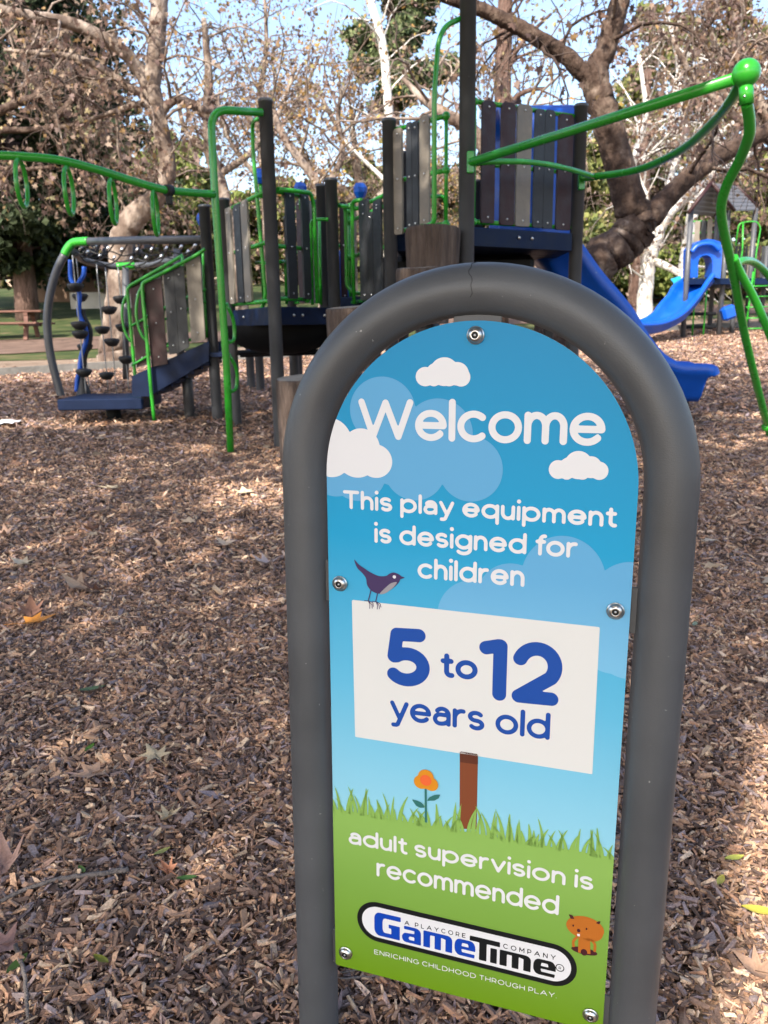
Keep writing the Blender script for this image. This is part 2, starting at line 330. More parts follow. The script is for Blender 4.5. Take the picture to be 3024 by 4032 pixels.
# wood chips: nobody could count them
CH = np.array([(.44, .245, .15), (.31, .175, .115), (.215, .122, .086), (.13, .077, .058), (.62, .40, .265), (.33, .215, .185), (.24, .17, .16), (.38, .195, .12), (.50, .325, .215), (.085, .052, .042)])*np.array([1.16, 1.27, 1.30])
def chips(b, N, y0, y1, size, lens=.3, full=True, xr=.56, dens=1.):
    y = np.sqrt(rng.uniform(y0*y0, y1*y1, N)); x = rng.uniform(-1, 1, N)*(xr*y+.15)
    if y1 > 14:
        ok = y < kl(x)-.1; x, y = x[ok], y[ok]; N = len(y)
    L = size*rng.lognormal(0, .45, N).clip(.30, 2.1); Wd = L*rng.uniform(.2, .46, N); Hh = np.minimum(L*rng.uniform(.10, .30, N), .012)
    yaw = rng.uniform(0, 2*PI, N); pit = rng.normal(0, .40, N); rol = rng.normal(0, .5, N)
    z = gzz(x, y)+rng.uniform(-.004, .024, N)
    cy, sy, cp, sp, cr, sr = np.cos(yaw), np.sin(yaw), np.cos(pit), np.sin(pit), np.cos(rol), np.sin(rol)
    X = np.stack([cy*cp, sy*cp, sp], -1); Y0 = np.stack([-sy, cy, 0*sy], -1); Z0 = np.cross(X, Y0)
    Y = Y0*cr[:, None]+Z0*sr[:, None]; Z = np.cross(X, Y)
    c = np.stack([x, y, z], -1); tint = CH[rng.choice(len(CH), N, p=[.16, .15, .14, .11, .07, .09, .08, .08, .05, .07])]*rng.uniform(.7, 1.25, (N, 1))
    isl = rng.random(N) < lens
    for sel, kind in ((~isl, 'box'), (isl, 'lens')):
        k = int(sel.sum()); 
        if not k: continue
        cc, XX, YY, ZZ, LL, WW, HH = c[sel], X[sel], Y[sel], Z[sel], L[sel], Wd[sel], Hh[sel]; tt = tint[sel]
        if kind == 'box':
            tpl = np.array([(-1, -1, -1), (1, -1, -1), (1, 1, -1), (-1, 1, -1), (-1, -1, 1), (1, -1, 1), (1, 1, 1), (-1, 1, 1)], float)*.5
            q = tpl[None]+rng.uniform(-.15, .15, (k, 8, 3)); e0, e1 = rng.uniform(.3, 1, (k, 1)), rng.uniform(.3, 1, (k, 1)); q[..., 1] *= np.where(tpl[None, :, 0] < 0, e0, e1); f = np.array([(4, 5, 6, 7), (0, 1, 5, 4), (1, 2, 6, 5), (2, 3, 7, 6), (3, 0, 4, 7)])
            if not full: f = f[:3]
        else:
            tpl = np.array([(-.6, 0, .1), (-.2, -.42, .3), (.3, -.35, .3), (.65, 0, 0), (.3, .35, .3), (-.2, .42, .3)]); q = np.repeat(tpl[None], k, 0)+rng.uniform(-.06, .06, (k, 6, 3))
            f = np.array([(0, 1, 2, 3), (0, 3, 4, 5)]); tt = tt*np.array([.92, .93, 1.02]); LL = LL*1.15
        v = cc[:, None]+q[..., :1]*(LL[:, None, None]*XX[:, None])+q[..., 1:2]*(WW[:, None, None]*YY[:, None])+q[..., 2:]*(HH[:, None, None]*ZZ[:, None])
        m = tpl.shape[0]
        b.add(v.reshape(-1, 3), (f[None]+(np.arange(k)*m)[:, None, None]).reshape(-1, 4), 0, np.repeat(tt, m, 0))
cb = MB()
chips(cb, 115000, .85, 4.2, .024, .24)
chips(cb, 80000, .85, 4.2, .011, .0)
chips(cb, 700, .9, 5.0, .05, .75)
chips(cb, 150000, 4.0, 8.5, .028, .3)
chips(cb, 2500, 3.5, 9., .06, 1.)
chips(cb, 170000, 8.3, 23., .050, .5, False, .58)
tag(cb.build('wood_chips', M['chip'], tinted=True), 'brown wood chip mulch covering the playground floor', kind='stuff')
# ------------------------------------------------------------------ the welcome sign: placed by its own fitted pose in front of the camera
U = .27                                    # metres per panel half-width
SR = None
def _rod(r):
    r = np.array(r); t = np.linalg.norm(r); k = r/t; A = np.array([[0, -k[2], k[1]], [k[2], 0, -k[0]], [-k[1], k[0], 0]])
    return np.eye(3)+math.sin(t)*A+(1-math.cos(t))*A@A
SR = _rod([.213936949, .322576263, .0316612179]); ST = np.array([.566901981, -.187278612, 5.0513094])
_H = np.array([[F, 0, 1512], [0, F, 2016], [0, 0, 1]])@np.column_stack([SR[:, 0], SR[:, 1], ST]); _HI = np.linalg.inv(_H)
def pan(fx, fy):                           # photo pixel (full size) -> panel coordinates (half-widths, y down)
    v = _HI@np.array([fx, fy, 1]); return v[:2]/v[2]
z1 = lambda x, y: pan(1100+x/.97588, 1000+y/.97588)
z2 = lambda x, y: pan(1250+x/1.22889, 2100+y/1.22889)
z3 = lambda x, y: pan(1250+x/1.22889, 2900+y/1.22889)
z7 = lambda x, y: pan(1350+x/1.659, 3500+y/1.659)
CW = np.column_stack([CR, CD, CF])         # camera axes in the world
Ax, Ay, Az = CW@SR[:, 0], CW@SR[:, 2], -(CW@SR[:, 1])       # right, into, up
SO = CAM+CW@ST*U                           # arch centre
PB = 3.8466                                # panel bottom, half-widths below the arch centre
base = SO-Az*U*5.6
SM = Matrix([[*(Ax[i], Ay[i], Az[i]), base[i]] for i in range(3)]+[[0, 0, 0, 1]])
sign = thing('welcome_sign', 'arched grey pipe sign with a blue and green welcome panel', 'sign', mw=SM)
def L3(x, y, d=0.): return np.array([x*U, d*U, (5.6-y)*U])   # panel coords -> sign local metres
RC, RP, DD = 1.1879, .1579, .0591
fr = MB(); P = [L3(-RC, 6.2, DD), L3(-RC, 4.5, DD), L3(-RC, 3, DD), L3(-RC, 1.5, DD)]+[L3(-RC*math.cos(a), -RC*math.sin(a), DD) for a in np.linspace(0, PI, 49)]+[L3(RC, 1.5, DD), L3(RC, 3, DD), L3(RC, 4.5, DD), L3(RC, 6.2, DD)]
fr.tube(P, RP*U, 40); fr.build('frame', M['frame'], sign)
# weld seam at the top of the arch, as a thin crack-like line
sm = MB()
pts = []
for k, a in enumerate(np.linspace(-.35, 1.75, 15)):
    th = PI/2-.02+.006*math.sin(k*1.7)+.01*math.sin(k*.6)
    rr = RP*1.002; ctr = np.array([-RC*math.cos(th), -RC*math.sin(th)])
    dirr = np.array([-math.cos(th), -math.sin(th)])
    q = ctr+dirr*rr*math.sin(a); pts.append(L3(q[0], q[1], DD-rr*math.cos(a)))
sm.tube(pts, .0006, 5); sm.build('seam', M['recess'], sign)
# --- flat artwork by signed distance
def seg_d(X, Y, A, B):
    dx, dy = B[0]-A[0], B[1]-A[1]; l = dx*dx+dy*dy
    t = np.clip(((X-A[0])*dx+(Y-A[1])*dy)/l, 0, 1) if l > 1e-12 else 0
    return np.hypot(X-A[0]-t*dx, Y-A[1]-t*dy)
def d_poly(P):
    P = np.asarray(P, float)
    def f(X, Y):
        d = np.full(X.shape, 9.); ins = np.zeros(X.shape, bool)
        for a, b in zip(P, np.roll(P, -1, 0)):
            d = np.minimum(d, seg_d(X, Y, a, b))
            c = (a[1] > Y) != (b[1] > Y)
            with np.errstate(divide='ignore', invalid='ignore'):
                ins ^= c & (X < (b[0]-a[0])*(Y-a[1])/(b[1]-a[1]+1e-15)+a[0])
        return np.where(ins, -d, d)
    f.bb = (*P.min(0), *P.max(0)); return f
def d_circ(C):                             # union of circles (x, y, r) or ellipses (x, y, rx, ry)
    C = [tuple(c) if len(c) == 4 else (c[0], c[1], c[2], c[2]) for c in C]
    def f(X, Y):
        d = np.full(X.shape, 9.)
        for x, y, a, b in C: d = np.minimum(d, (np.hypot((X-x)/a, (Y-y)/b)-1)*min(a, b))
        return d
    f.bb = (min(c[0]-c[2] for c in C), min(c[1]-c[3] for c in C), max(c[0]+c[2] for c in C), max(c[1]+c[3] for c in C)); return f
def d_stroke(paths, w):
    A = [np.asarray(p, float) for p in paths]; al = np.vstack(A)
    def f(X, Y):
        d = np.full(X.shape, 9.)
        for p in A:
            if len(p) == 1: d = np.minimum(d, np.hypot(X-p[0, 0], Y-p[0, 1])-w/2*.18)
            for a, b in zip(p[:-1], p[1:]): d = np.minimum(d, seg_d(X, Y, a, b))
        return d-w/2
    f.bb = (*(al.min(0)-w), *(al.max(0)+w)); return f
def d_panel(inset=0.):
    def f(X, Y): return np.where(Y < 0, np.hypot(X, Y)-1, np.maximum(np.abs(X)-1, Y-PB))+inset
    f.bb = (-1, -1, 1, PB); return f
def inter(f, g):
    h = lambda X, Y: np.maximum(f(X, Y), g(X, Y)); h.bb = f.bb; return h
def minus(f, g):
    h = lambda X, Y: np.maximum(f(X, Y), -g(X, Y)); h.bb = f.bb; return h
ART = MB(); ART_M = []
def decal(f, material, layer, res=.008):
    if material not in ART_M: ART_M.append(material)
    mi = ART_M.index(material); x0, y0, x1, y1 = f.bb; x0 -= res*2; y0 -= res*2; x1 += res*2; y1 += res*2
    nx, ny = int((x1-x0)/res)+2, int((y1-y0)/res)+2
    xs, ys = x0+np.arange(nx)*res, y0+np.arange(ny)*res; X, Y = np.meshgrid(xs, ys); S = f(X, Y); S = np.where(np.abs(S) < 1e-7, 1e-7, S); I = S < 0
    vid = {}; V = []
    def vert(key, x, y):
        k = vid.get(key)
        if k is None: k = len(V); vid[key] = k; V.append(L3(x, y, -.0011*layer-.012))
        return k
    c = I[:-1, :-1].astype(int)+I[:-1, 1:]+I[1:, 1:]+I[1:, :-1]; fs = []
    for j in range(ny-1):
        row = c[j]; i = 0
        while i < nx-1:
            if row[i] == 4:
                k = i
                while k < nx-1 and row[k] == 4: k += 1
                fs.append([vert((0, j, i), xs[i], ys[j]), vert((0, j+1, i), xs[i], ys[j+1]), vert((0, j+1, k), xs[k], ys[j+1]), vert((0, j, k), xs[k], ys[j])]); i = k; continue
            if row[i] > 0:
                cor = [(j, i), (j+1, i), (j+1, i+1), (j, i+1)]; p = []
                for q in range(4):
                    a, b = cor[q], cor[(q+1) % 4]
                    if I[a]: p.append(vert((0,)+a, xs[a[1]], ys[a[0]]))
                    if I[a] != I[b]:
                        t = S[a]/(S[a]-S[b]); key = (1,)+min(a, b)+max(a, b)
                        p.append(vert(key, xs[a[1]]+t*(xs[b[1]]-xs[a[1]]), ys[a[0]]+t*(ys[b[0]]-ys[a[0]])))
                if len(p) > 2: fs.append(p)
            i += 1
    if fs: ART.polys(np.array(V), fs, mi)
def pm(name, col, rough=.42, coat=.0): return mat('print_'+name, col, rough, coat=coat, spec=.3)
def grad_mat(name, stops, lo, hi):         # printed top-to-bottom gradient of the panel's ink
    m = bpy.data.materials.new('print_'+name); m.use_nodes = True; n = m.node_tree; p = n.nodes['Principled BSDF']; p.inputs['Roughness'].default_value = .42; p.inputs['Specular IOR Level'].default_value = .3
    tc = n.nodes.new('ShaderNodeTexCoord'); s = n.nodes.new('ShaderNodeSeparateXYZ'); n.links.new(tc.outputs['Object'], s.inputs[0])
    r = n.nodes.new('ShaderNodeMapRange'); r.inputs[1].default_value = (5.6-lo)*U; r.inputs[2].default_value = (5.6-hi)*U; n.links.new(s.outputs[2], r.inputs[0])
    q = ramp(n, stops); n.links.new(r.outputs[0], q.inputs[0]); n.links.new(q.outputs[0], p.inputs['Base Color']); return m
SKYC = [(0, (.0, .24, .48)), (.35, (.012, .34, .60)), (.62, (.13, .50, .72)), (.85, (.30, .64, .78)), (1, (.36, .68, .80))]
M_sky = grad_mat('sky', SKYC, -1, 3.0)
M_sky2 = grad_mat('pale_cloud', [(0, (.10, .36, .62)), (.4, (.13, .41, .67)), (.62, (.24, .58, .80)), (.85, (.40, .70, .84)), (1, (.4, .7, .84))], -1, 3.0)
M_grass = grad_mat('grass', [(0, (.27, .47, .10)), (.35, (.21, .39, .065)), (1, (.145, .285, .008))], 2.6, PB)
M_white = pm('white', (.78, .77, .77)); M_board = pm('board', (.76, .75, .71)); M_ink = pm('blue_ink', (.012, .075, .36)); M_bird = pm('purple', (.06, .035, .11)); M_belly = pm('grey', (.33, .31, .33))
M_brown = pm('brown', (.23, .065, .026)); M_brown2 = pm('dark_brown', (.12, .035, .018)); M_or = pm('orange', (.72, .27, .016)); M_cor = pm('coral', (.82, .14, .04)); M_stem = pm('teal', (.035, .17, .15)); M_blk = pm('black', (.008, .009, .01)); M_lblue = pm('logo_blue', (.003, .055, .42)); M_goph = pm('rust', (.50, .15, .02)); M_hole = pm('plum', (.07, .014, .02)); M_gdark = pm('grass_shadow', (.10, .22, .004))
pn = d_panel()
decal(pn, M_sky, 0, .02)
def circ_px(z, L): 
    out = []
    for x, y, r in L:
        a = z(x, y); b = z(x+r, y); c_ = z(x, y+r); out.append((a[0], a[1], np.hypot(*(b-a)), np.hypot(*(c_-a))))
    return out
decal(inter(d_circ(circ_px(z1, [(398, 600, 127), (612, 690, 133), (735, 825, 125), (300, 835, 112), (520, 825, 120), (215, 830, 100), (450, 740, 150)])), pn), M_sky2, 1)
decal(inter(d_circ(circ_px(z1, [(1090, 1250, 165), (895, 1330, 140), (750, 1400, 145), (1350, 1350, 165), (1280, 1470, 140), (1080, 1440, 180), (900, 1500, 160), (1340, 1490, 140)])), pn), M_sky2, 1)
def cloud(L, lay=2): decal(inter(d_circ(circ_px(z1, L)), pn), M_white, lay)
cloud([(563, 471, 37), (603, 455, 36), (636, 452, 55), (685, 460, 45), (700, 473, 36), (596, 482, 26), (655, 478, 30)])
cloud([(1072, 827, 36), (1112, 815, 34), (1150, 810, 54), (1198, 818, 42), (1230, 832, 35), (1105, 840, 26), (1165, 836, 30)])
cloud([(190, 720, 92), (318, 740, 70), (372, 795, 64), (300, 780, 78), (200, 780, 76), (250, 770, 70)])
# --- letters as round-ended single strokes
def arc(cx, cy, rx, ry, a0, a1, n=20): return [(cx+rx*math.cos(math.radians(a)), cy+ry*math.sin(math.radians(a))) for a in np.linspace(a0, a1, n)]
def glyph(ch, w, C=1.33, asc=1.36, desc=.38):
    h = w/2; t = 1-h; ry = .5-h; rx = ry+.02; A = asc-h; D = -desc+h
    ring = arc(h+rx, .5, rx, ry, 0, 360, 40); RX = h+2*rx
    if ch == 'o': return [ring], 2*(h+rx)
    if ch == 'c': return [arc(h+rx, .5, rx, ry, 48, 312, 36)], 1.78*(h+rx)
    if ch == 'e': return [arc(h+rx, .5, rx, ry, 0, 318, 40), [(h, .5), (RX, .5)]], 2*(h+rx)
    if ch == 'd': return [ring, [(RX, h), (RX, A)]], RX+h
    if ch == 'b': return [ring, [(h, h), (h, A)]], RX+h
    if ch == 'p': return [ring, [(h, D), (h, t)]], RX+h
    if ch == 'q': return [ring, [(RX, D), (RX, t)]], RX+h
    if ch == 'g': return [ring, [(RX, t), (RX, .05)]+arc(h+rx, .05, rx, .05-D, 0, -140, 18)], RX+h
    if ch == 'a':
        X = .86-h; return [[(X, h), (X, .60)]+arc(X-.30, .60, .30, t-.60, 0, 145, 16), [(X, .58), (.34, .58)]+arc(.34, (.58+h)/2, .34-h, (.58-h)/2, 90, 270, 16)+arc(.36, .36, X-.36, .36-h, 270, 350, 10)], .86
    if ch == 'h': return [[(h, h), (h, A)], arc(h+.30, t-.36, .30, .36, 180, 0, 20)+[(h+.6, h)]], .6+w
    if ch == 'n': return [[(h, h), (h, t)], arc(h+.30, t-.36, .30, .36, 180, 0, 20)+[(h+.6, h)]], .6+w
    if ch == 'm': return [[(h, h), (h, t)], arc(h+.27, t-.33, .27, .33, 180, 0, 20)+[(h+.54, h)], arc(h+.81, t-.33, .27, .33, 180, 0, 20)+[(h+1.08, h)]], 1.08+w
    if ch == 'u': return [[(h, t)]+arc(h+.30, h+.36, .30, .36, 180, 360, 20), [(h+.6, t), (h+.6, h)]], .6+w
    if ch == 'r': return [[(h, h), (h, t)], arc(h+.34, t-.40, .34, .40, 180, 80, 14)], .42+w
    if ch == 'i': return [[(h, h), (h, t)], [(h, 1.30)]], w
    if ch == 'l': return [[(h, h), (h, A)]], w
    if ch == 's':
        c1, c2 = .5+(t-.5)/2, .5-(.5-h)/2; a = (t-.5)/2; return [arc(h+.27, c1, .27, a, 35, 250, 16)+arc(h+.30, c2, .27, a, 70, -145, 16)], .57+w
    if ch == 't': return [[(.17+h, 1.27-h), (.17+h, .34)]+arc(.17+h+.20, .34, .20, .34-h, 180, 285, 12), [(h, t), (.50, t)]], .46+h
    if ch == 'f': return [[(.17+h, h), (.17+h, A-.26)]+arc(.17+h+.22, A-.26, .22, .26, 180, 80, 12), [(h, t), (.50, t)]], .42+h
    if ch == 'v': return [[(h, t), (.45, h), (.90-h, t)]], .9
    if ch == 'y': return [[(h, t), (.46, h+.02)], [(.92-h, t), (.38, D+.05), (.30, D), (.16, D)]], .9
    c = C-h
    if ch == 'W': return [[(h, c), (.50, h), (.93, c-.02), (1.36, h), (1.86-h, c)]], 1.86
    if ch == 'T': return [[(h, c), (1.06-h, c)], [(.53, c), (.53, h)]], 1.06
    if ch == '5': return [[(.90-h, c), (h+.10, c), (h+.03, .68)]+arc(.47, .45, .38, .30, 128, -142, 26)], 1.0
    if ch == '1': return [[(h, c-.06), (h+.26, c), (h+.30, c), (h+.30, h)]], .3+w
    if ch == '2': return [arc(.42+h-.05, c-.37, .37, .37, 158, -38, 22)+[(h+.02, h), (.98-h, h)]], 1.0
    # capitals of height C
    cm = (c+h)/2
    if ch == 'A': return [[(h, h), (.56*C, c), (1.12*C-h, h)], [(.27*C, .36*C), (.85*C, .36*C)]], 1.12*C
    if ch == 'C': return [arc(.52*C, cm, .52*C-h, cm-h, 45, 315, 24)], .95*C
    if ch == 'D': return [[(h, h), (h, c), (.40*C, c)]+arc(.40*C, cm, .56*C-h, cm-h, 90, -90, 18)+[(h, h)]], .97*C
    if ch == 'E': return [[(.78*C-h, c), (h, c), (h, h), (.78*C-h, h)], [(h, cm), (.70*C-h, cm)]], .78*C
    if ch == 'G': return [arc(.52*C, cm, .52*C-h, cm-h, 48, 345, 26)+[(1.0*C-h, cm-.04), (.6*C, cm-.04)]], 1.0*C
    if ch == 'H': return [[(h, h), (h, c)], [(.86*C-h, h), (.86*C-h, c)], [(h, cm), (.86*C-h, cm)]], .86*C
    if ch == 'I': return [[(h, h), (h, c)]], w
    if ch == 'L': return [[(h, c), (h, h), (.72*C-h, h)]], .72*C
    if ch == 'M': return [[(h, h), (h, c), (.5*C, .3*C), (1.0*C-h, c), (1.0*C-h, h)]], 1.0*C
    if ch == 'N': return [[(h, h), (h, c), (.88*C-h, h), (.88*C-h, c)]], .88*C
    if ch == 'O': return [arc(.54*C, cm, .54*C-h, cm-h, 0, 360, 30)], 1.08*C
    if ch == 'P': return [[(h, h), (h, c), (.4*C, c)]+arc(.4*C, c-.29*C, .38*C-h, .29*C, 90, -90, 12)+[(h, c-.58*C)]], .78*C
    if ch == 'R': return [[(h, h), (h, c), (.4*C, c)]+arc(.4*C, c-.28*C, .38*C-h, .28*C, 90, -90, 12)+[(h, c-.56*C)], [(.42*C, c-.56*C), (.78*C-h, h)]], .8*C
    if ch == 'U': return [[(h, c), (h, .42*C)]+arc(.43*C, .42*C, .43*C-h, .42*C-h, 180, 360, 16)+[(.86*C-h, c)]], .86*C
    if ch == 'Y': return [[(h, c), (.48*C, .45*C), (.96*C-h, c)], [(.48*C, .45*C), (.48*C, h)]], .96*C
    if ch == '.': return [[(h, h)]], w
    return [], .45
def text(s, pl, pr, ptop, w, material, lay=3, res=.007, sp=.17, word=.42, top=1.0, C=1.33, gap=None, wx=1., asc=1.36):
    # pl / pr: ends of the baseline, ptop: height reference (top units above the baseline); stretched to fit
    slope = (pr[1]-pl[1])/(pr[0]-pl[0]); base_y = lambda x: pl[1]+(x-pl[0])*slope
    sc = (base_y(ptop[0])-ptop[1])/top; x = 0; items = []
    for i, ch in enumerate(s):
        if ch == ' ': x += word; continue
        g, a = glyph(ch, w, C, asc); items.append((g, x)); x += a+sp
    x -= sp; sx = (pr[0]-pl[0])/x
    for g, ox in items:
        if not g: continue
        paths = [[(pl[0]+(ox+px_)*sx, base_y(pl[0]+(ox+px_)*sx)-py_*sc) for px_, py_ in p] for p in g]
        if wx == 1.: decal(inter(d_stroke(paths, w*sc*(.5+.5*min(1.25, sx/sc))), pn), material, lay, res)
        else:
            q = [[(a/wx, b) for a, b in p] for p in paths]; f0 = d_stroke(q, w*sc); f = (lambda f0: lambda X, Y: f0(X/wx, Y))(f0)
            f.bb = (f0.bb[0]*wx, f0.bb[1], f0.bb[2]*wx, f0.bb[3]); decal(f, material, lay, res)
    return sc, sx
TS = []
TS.append(text('Welcome', z1(308, 709), z1(1250, 738), z1(850, 603), .22, M_white, sp=.06, res=.008))
TS.append(text('This play equipment', z1(248, 976), z1(1293, 1049), z1(1040, 974), .225, M_white, sp=.08, word=.40))
TS.append(text('is designed for', z1(368, 1107), z1(1147, 1167), z1(830, 1084), .225, M_white, sp=.08, word=.40))
TS.append(text('children', z1(533, 1243), z1(943, 1277), z1(850, 1209), .225, M_white, sp=.08))
# --- board, bird, post, flower, grass
BQ = [z2(170, 318), z2(1367, 450), z2(1331, 1160), z2(186, 980)]
G0, G1 = z3(90, 345), z3(1440, 580)
decal(d_poly([z3(691, 66), z3(779, 80), z3(772, 445), z3(690, 440)]), M_brown, 2); decal(d_poly([z3(691, 66), z3(779, 80), z3(779, 131), z3(691, 119)]), M_brown2, 3)
decal(d_poly(BQ), M_board, 3)
gl = lambda x: G0[1]+(x-G0[0])*(G1[1]-G0[1])/(G1[0]-G0[0])
decal(inter(d_poly([(-1.1, gl(-1.1)), (1.1, gl(1.1)), (1.1, 4.2), (-1.1, 4.2)]), pn), M_grass, 4, .012)
bl = random.Random(4); x = -1.0
while x < 1.0:
    hgt = bl.uniform(.09, .26); lean = bl.uniform(-.08, .08); wd = bl.uniform(.026, .042); y0 = gl(x)+.02
    L_, R_ = [], []
    for k in np.linspace(0, 1, 7):
        cx = x+lean*k*k; cy = y0-hgt*k; hw = wd/2*(1-k)**.8; L_.append((cx-hw, cy)); R_.append((cx+hw, cy))
    decal(inter(d_poly(L_+R_[::-1]), pn), M_grass, 5, .006); x += bl.uniform(.014, .044)
FC = z3(528, 205); s_ = np.hypot(*(z3(583, 205)-FC))
decal(d_circ([(FC[0], FC[1]-.30*s_, .68*s_), (FC[0]-.42*s_, FC[1]+.25*s_, .62*s_), (FC[0]+.45*s_, FC[1]+.28*s_, .62*s_), (FC[0], FC[1]+.2*s_, .6*s_)]), M_or, 7); decal(d_circ([(FC[0], FC[1], .5*s_)]), M_cor, 8)
decal(d_stroke([[z3(527, 250), z3(528, 405)]], .016), M_stem, 6, .005)
decal(d_poly([z3(532, 305), z3(545, 287), z3(570, 276), z3(598, 274), z3(590, 292), z3(570, 303), z3(550, 304)]), M_stem, 6, .005)
decal(d_poly([z3(522, 338), z3(500, 338), z3(480, 328), z3(460, 297), z3(485, 303), z3(505, 312), z3(518, 325)]), M_stem, 6, .005)
bird = spl([z2(*p) for p in [(180, 119), (205, 148), (228, 164), (258, 184), (298, 202), (335, 203), (352, 192), (374, 186), (398, 195), (410, 205)]], 5).tolist()+[z2(429, 211).tolist(), z2(404, 219).tolist()]+spl([z2(*p) for p in [(404, 219), (396, 236), (368, 262), (330, 286), (292, 287), (262, 271), (244, 246), (239, 215), (222, 190), (200, 168), (188, 145), (180, 119)]], 5).tolist()
decal(d_poly(bird), M_bird, 5, .005)
decal(d_poly(spl([z2(*p) for p in [(388, 232), (360, 238), (338, 255), (305, 289), (330, 287), (356, 271), (378, 250)]], 5, True)), M_belly, 6, .005)
decal(d_circ(circ_px(z2, [(376, 207, 8)])), M_white, 6, .003)
for lg in ([(263, 272), (250, 322)], [(294, 289), (286, 326)]): decal(d_stroke([[z2(*q) for q in lg]], .007), M_bird, 5, .003)
for lg in ([(232, 322), (250, 323), (258, 340), (257, 360)], [(250, 323), (268, 342), (269, 359)], [(250, 323), (272, 332), (274, 350)], [(268, 325), (288, 327), (294, 345), (293, 363)], [(288, 327), (302, 345), (304, 362)], [(288, 327), (308, 338), (311, 354)]): decal(d_stroke([[z2(*q) for q in lg]], .005), M_bird, 5, .003)
TS.append(text('5', z2(337, 728), z2(545, 745), z2(430, 455), .30, M_ink, 4, .007, top=1.33))
TS.append(text('12', z2(780, 795), z2(1170, 834), z2(860, 506), .29, M_ink, 4, .007, sp=.10, top=1.33))
TS.append(text('to', z2(597, 690), z2(777, 706), z2(700, 608), .25, M_ink, 4, .006, sp=.12))
TS.append(text('years old', z2(355, 893), z2(1125, 995), z2(590, 832), .215, M_ink, 4, .006, sp=.08, word=.42))
TS.append(text('adult supervision is', z3(155, 510), z3(1335, 738), z3(1150, 640), .205, M_white, 6, .006, sp=.08, word=.40))
TS.append(text('recommended', z3(290, 668), z3(1168, 857), z3(520, 650), .205, M_white, 6, .006, sp=.08))
# --- maker's badge
PA, PC = z7(238, 208), z7(1368, 482)
rO = (z7(245, 340)[1]-z7(245, 84)[1])/2
def pill(r):
    f = lambda X, Y: seg_d(X, Y, PA, PC)-r
    f.bb = (PA[0]-r, min(PA[1], PC[1])-r, PC[0]+r, max(PA[1], PC[1])+r); return f
decal(pill(rO), M_blk, 6); decal(pill(rO*.77), M_white, 7)
text('A PLAYCORE', z7(408, 221), z7(806, 309), z7(600, 234), .2, M_blk, 8, .004, sp=.75, word=.9, top=1.33, wx=1.)
text('COMPANY', z7(1050, 374), z7(1392, 453), z7(1220, 381), .2, M_blk, 8, .004, sp=.75, top=1.33)
text('ENRICHING CHILDHOOD THROUGH PLAY.', z7(210, 413), z7(1398, 702), z7(850, 537), .16, M_white, 6, .004, sp=.26, word=.5, top=1.33)
def heavy(polys, pl, pr, sc_pt, material, cap, lay=8):      # extended heavy letters from outlines; unit height = cap
    slope = (pr[1]-pl[1])/(pr[0]-pl[0]); sc = (pl[1]+(sc_pt[0]-pl[0])*slope-sc_pt[1])/cap
    wid = max(p[0] for P_, _ in polys for p in P_); sx = (pr[0]-pl[0])/wid
    T_ = lambda p: (pl[0]+p[0]*sx, pl[1]+p[0]*sx*slope-p[1]*sc)
    for P_, holes in polys:
        f = d_poly([T_(p) for p in P_])
        for hl in holes: f = minus(f, d_poly([T_(p) for p in hl]))
        decal(f, material, lay, .005)
def rr(x0, y0, x1, y1, r): return arc(x1-r, y1-r, r, r, 0, 90, 6)+arc(x0+r, y1-r, r, r, 90, 180, 6)+arc(x0+r, y0+r, r, r, 180, 270, 6)+arc(x1-r, y0+r, r, r, 270, 360, 6)
def sh(P_, dx): return [(a+dx, b) for a, b in P_]
G_ = [(1.55, 1.0), (.32, 1.0)]+arc(.32, .72, .32, .28, 90, 180, 6)+arc(.32, .28, .32, .28, 180, 270, 6)+[(1.5, 0), (1.5, .58), (.85, .58), (.85, .42), (1.0, .42), (1.0, .18), (.55, .18)]+arc(.62, .36, .13, .18, 270, 180, 4)+arc(.62, .62, .13, .18, 180, 90, 4)+[(1.55, .80)]
a_ = [(.12, .69), (.75, .69)]+arc(.78, .47, .32, .22, 80, 0, 6)+[(1.1, 0), (.25, 0)]+arc(.25, .20, .25, .20, 270, 90, 8)+[(.72, .42), (.72, .55), (.12, .55)]
a_h = [(.72, .28), (.45, .28), (.38, .20), (.45, .13), (.72, .13)]
m_ = [(0, 0), (0, .69), (1.30, .69)]+arc(1.33, .50, .30, .19, 80, 0, 6)+[(1.63, 0), (1.25, 0), (1.25, .50), (1.0, .54), (1.0, 0), (.64, 0), (.64, .54), (.38, .54), (.38, 0)]
e_ = arc(.30, .39, .30, .30, 180, 90, 6)+arc(.85, .41, .30, .28, 90, 0, 6)+[(1.15, .28), (.38, .28), (.42, .15), (1.12, .15), (1.10, 0), (.30, 0)]+arc(.30, .28, .30, .28, 270, 180, 6)
e_h = [(.38, .40), (.42, .54), (.74, .54), (.78, .40)]
heavy([(G_, []), (sh(a_, 1.62), [sh(a_h, 1.62)]), (sh(m_, 2.86), []), (sh(e_, 4.62), [sh(e_h, 4.62)])], z7(212, 285), z7(868, 443), z7(300, 156), M_lblue, 1.0)
T_ = [(0, 1.0), (0, .78), (.52, .78), (.52, 0), (.92, 0), (.92, .78), (1.62, .78), (1.62, 1.0)]
i_ = [(1.12, 0), (1.12, .66), (1.47, .66), (1.47, 0)]
heavy([(T_, []), (i_, []), (sh(m_, 1.62), []), (sh(e_, 3.38), [sh(e_h, 3.38)])], z7(830, 434), z7(1390, 570), z7(900, 306), M_blk, 1.0)
rc = z7(1420, 502); decal(minus(d_circ([(rc[0], rc[1], .030)]), d_circ([(rc[0], rc[1], .024)])), M_blk, 8, .003)
text('R', z7(1412, 509), z7(1428, 512), z7(1418, 494), .2, M_blk, 8, .003, top=1.33)
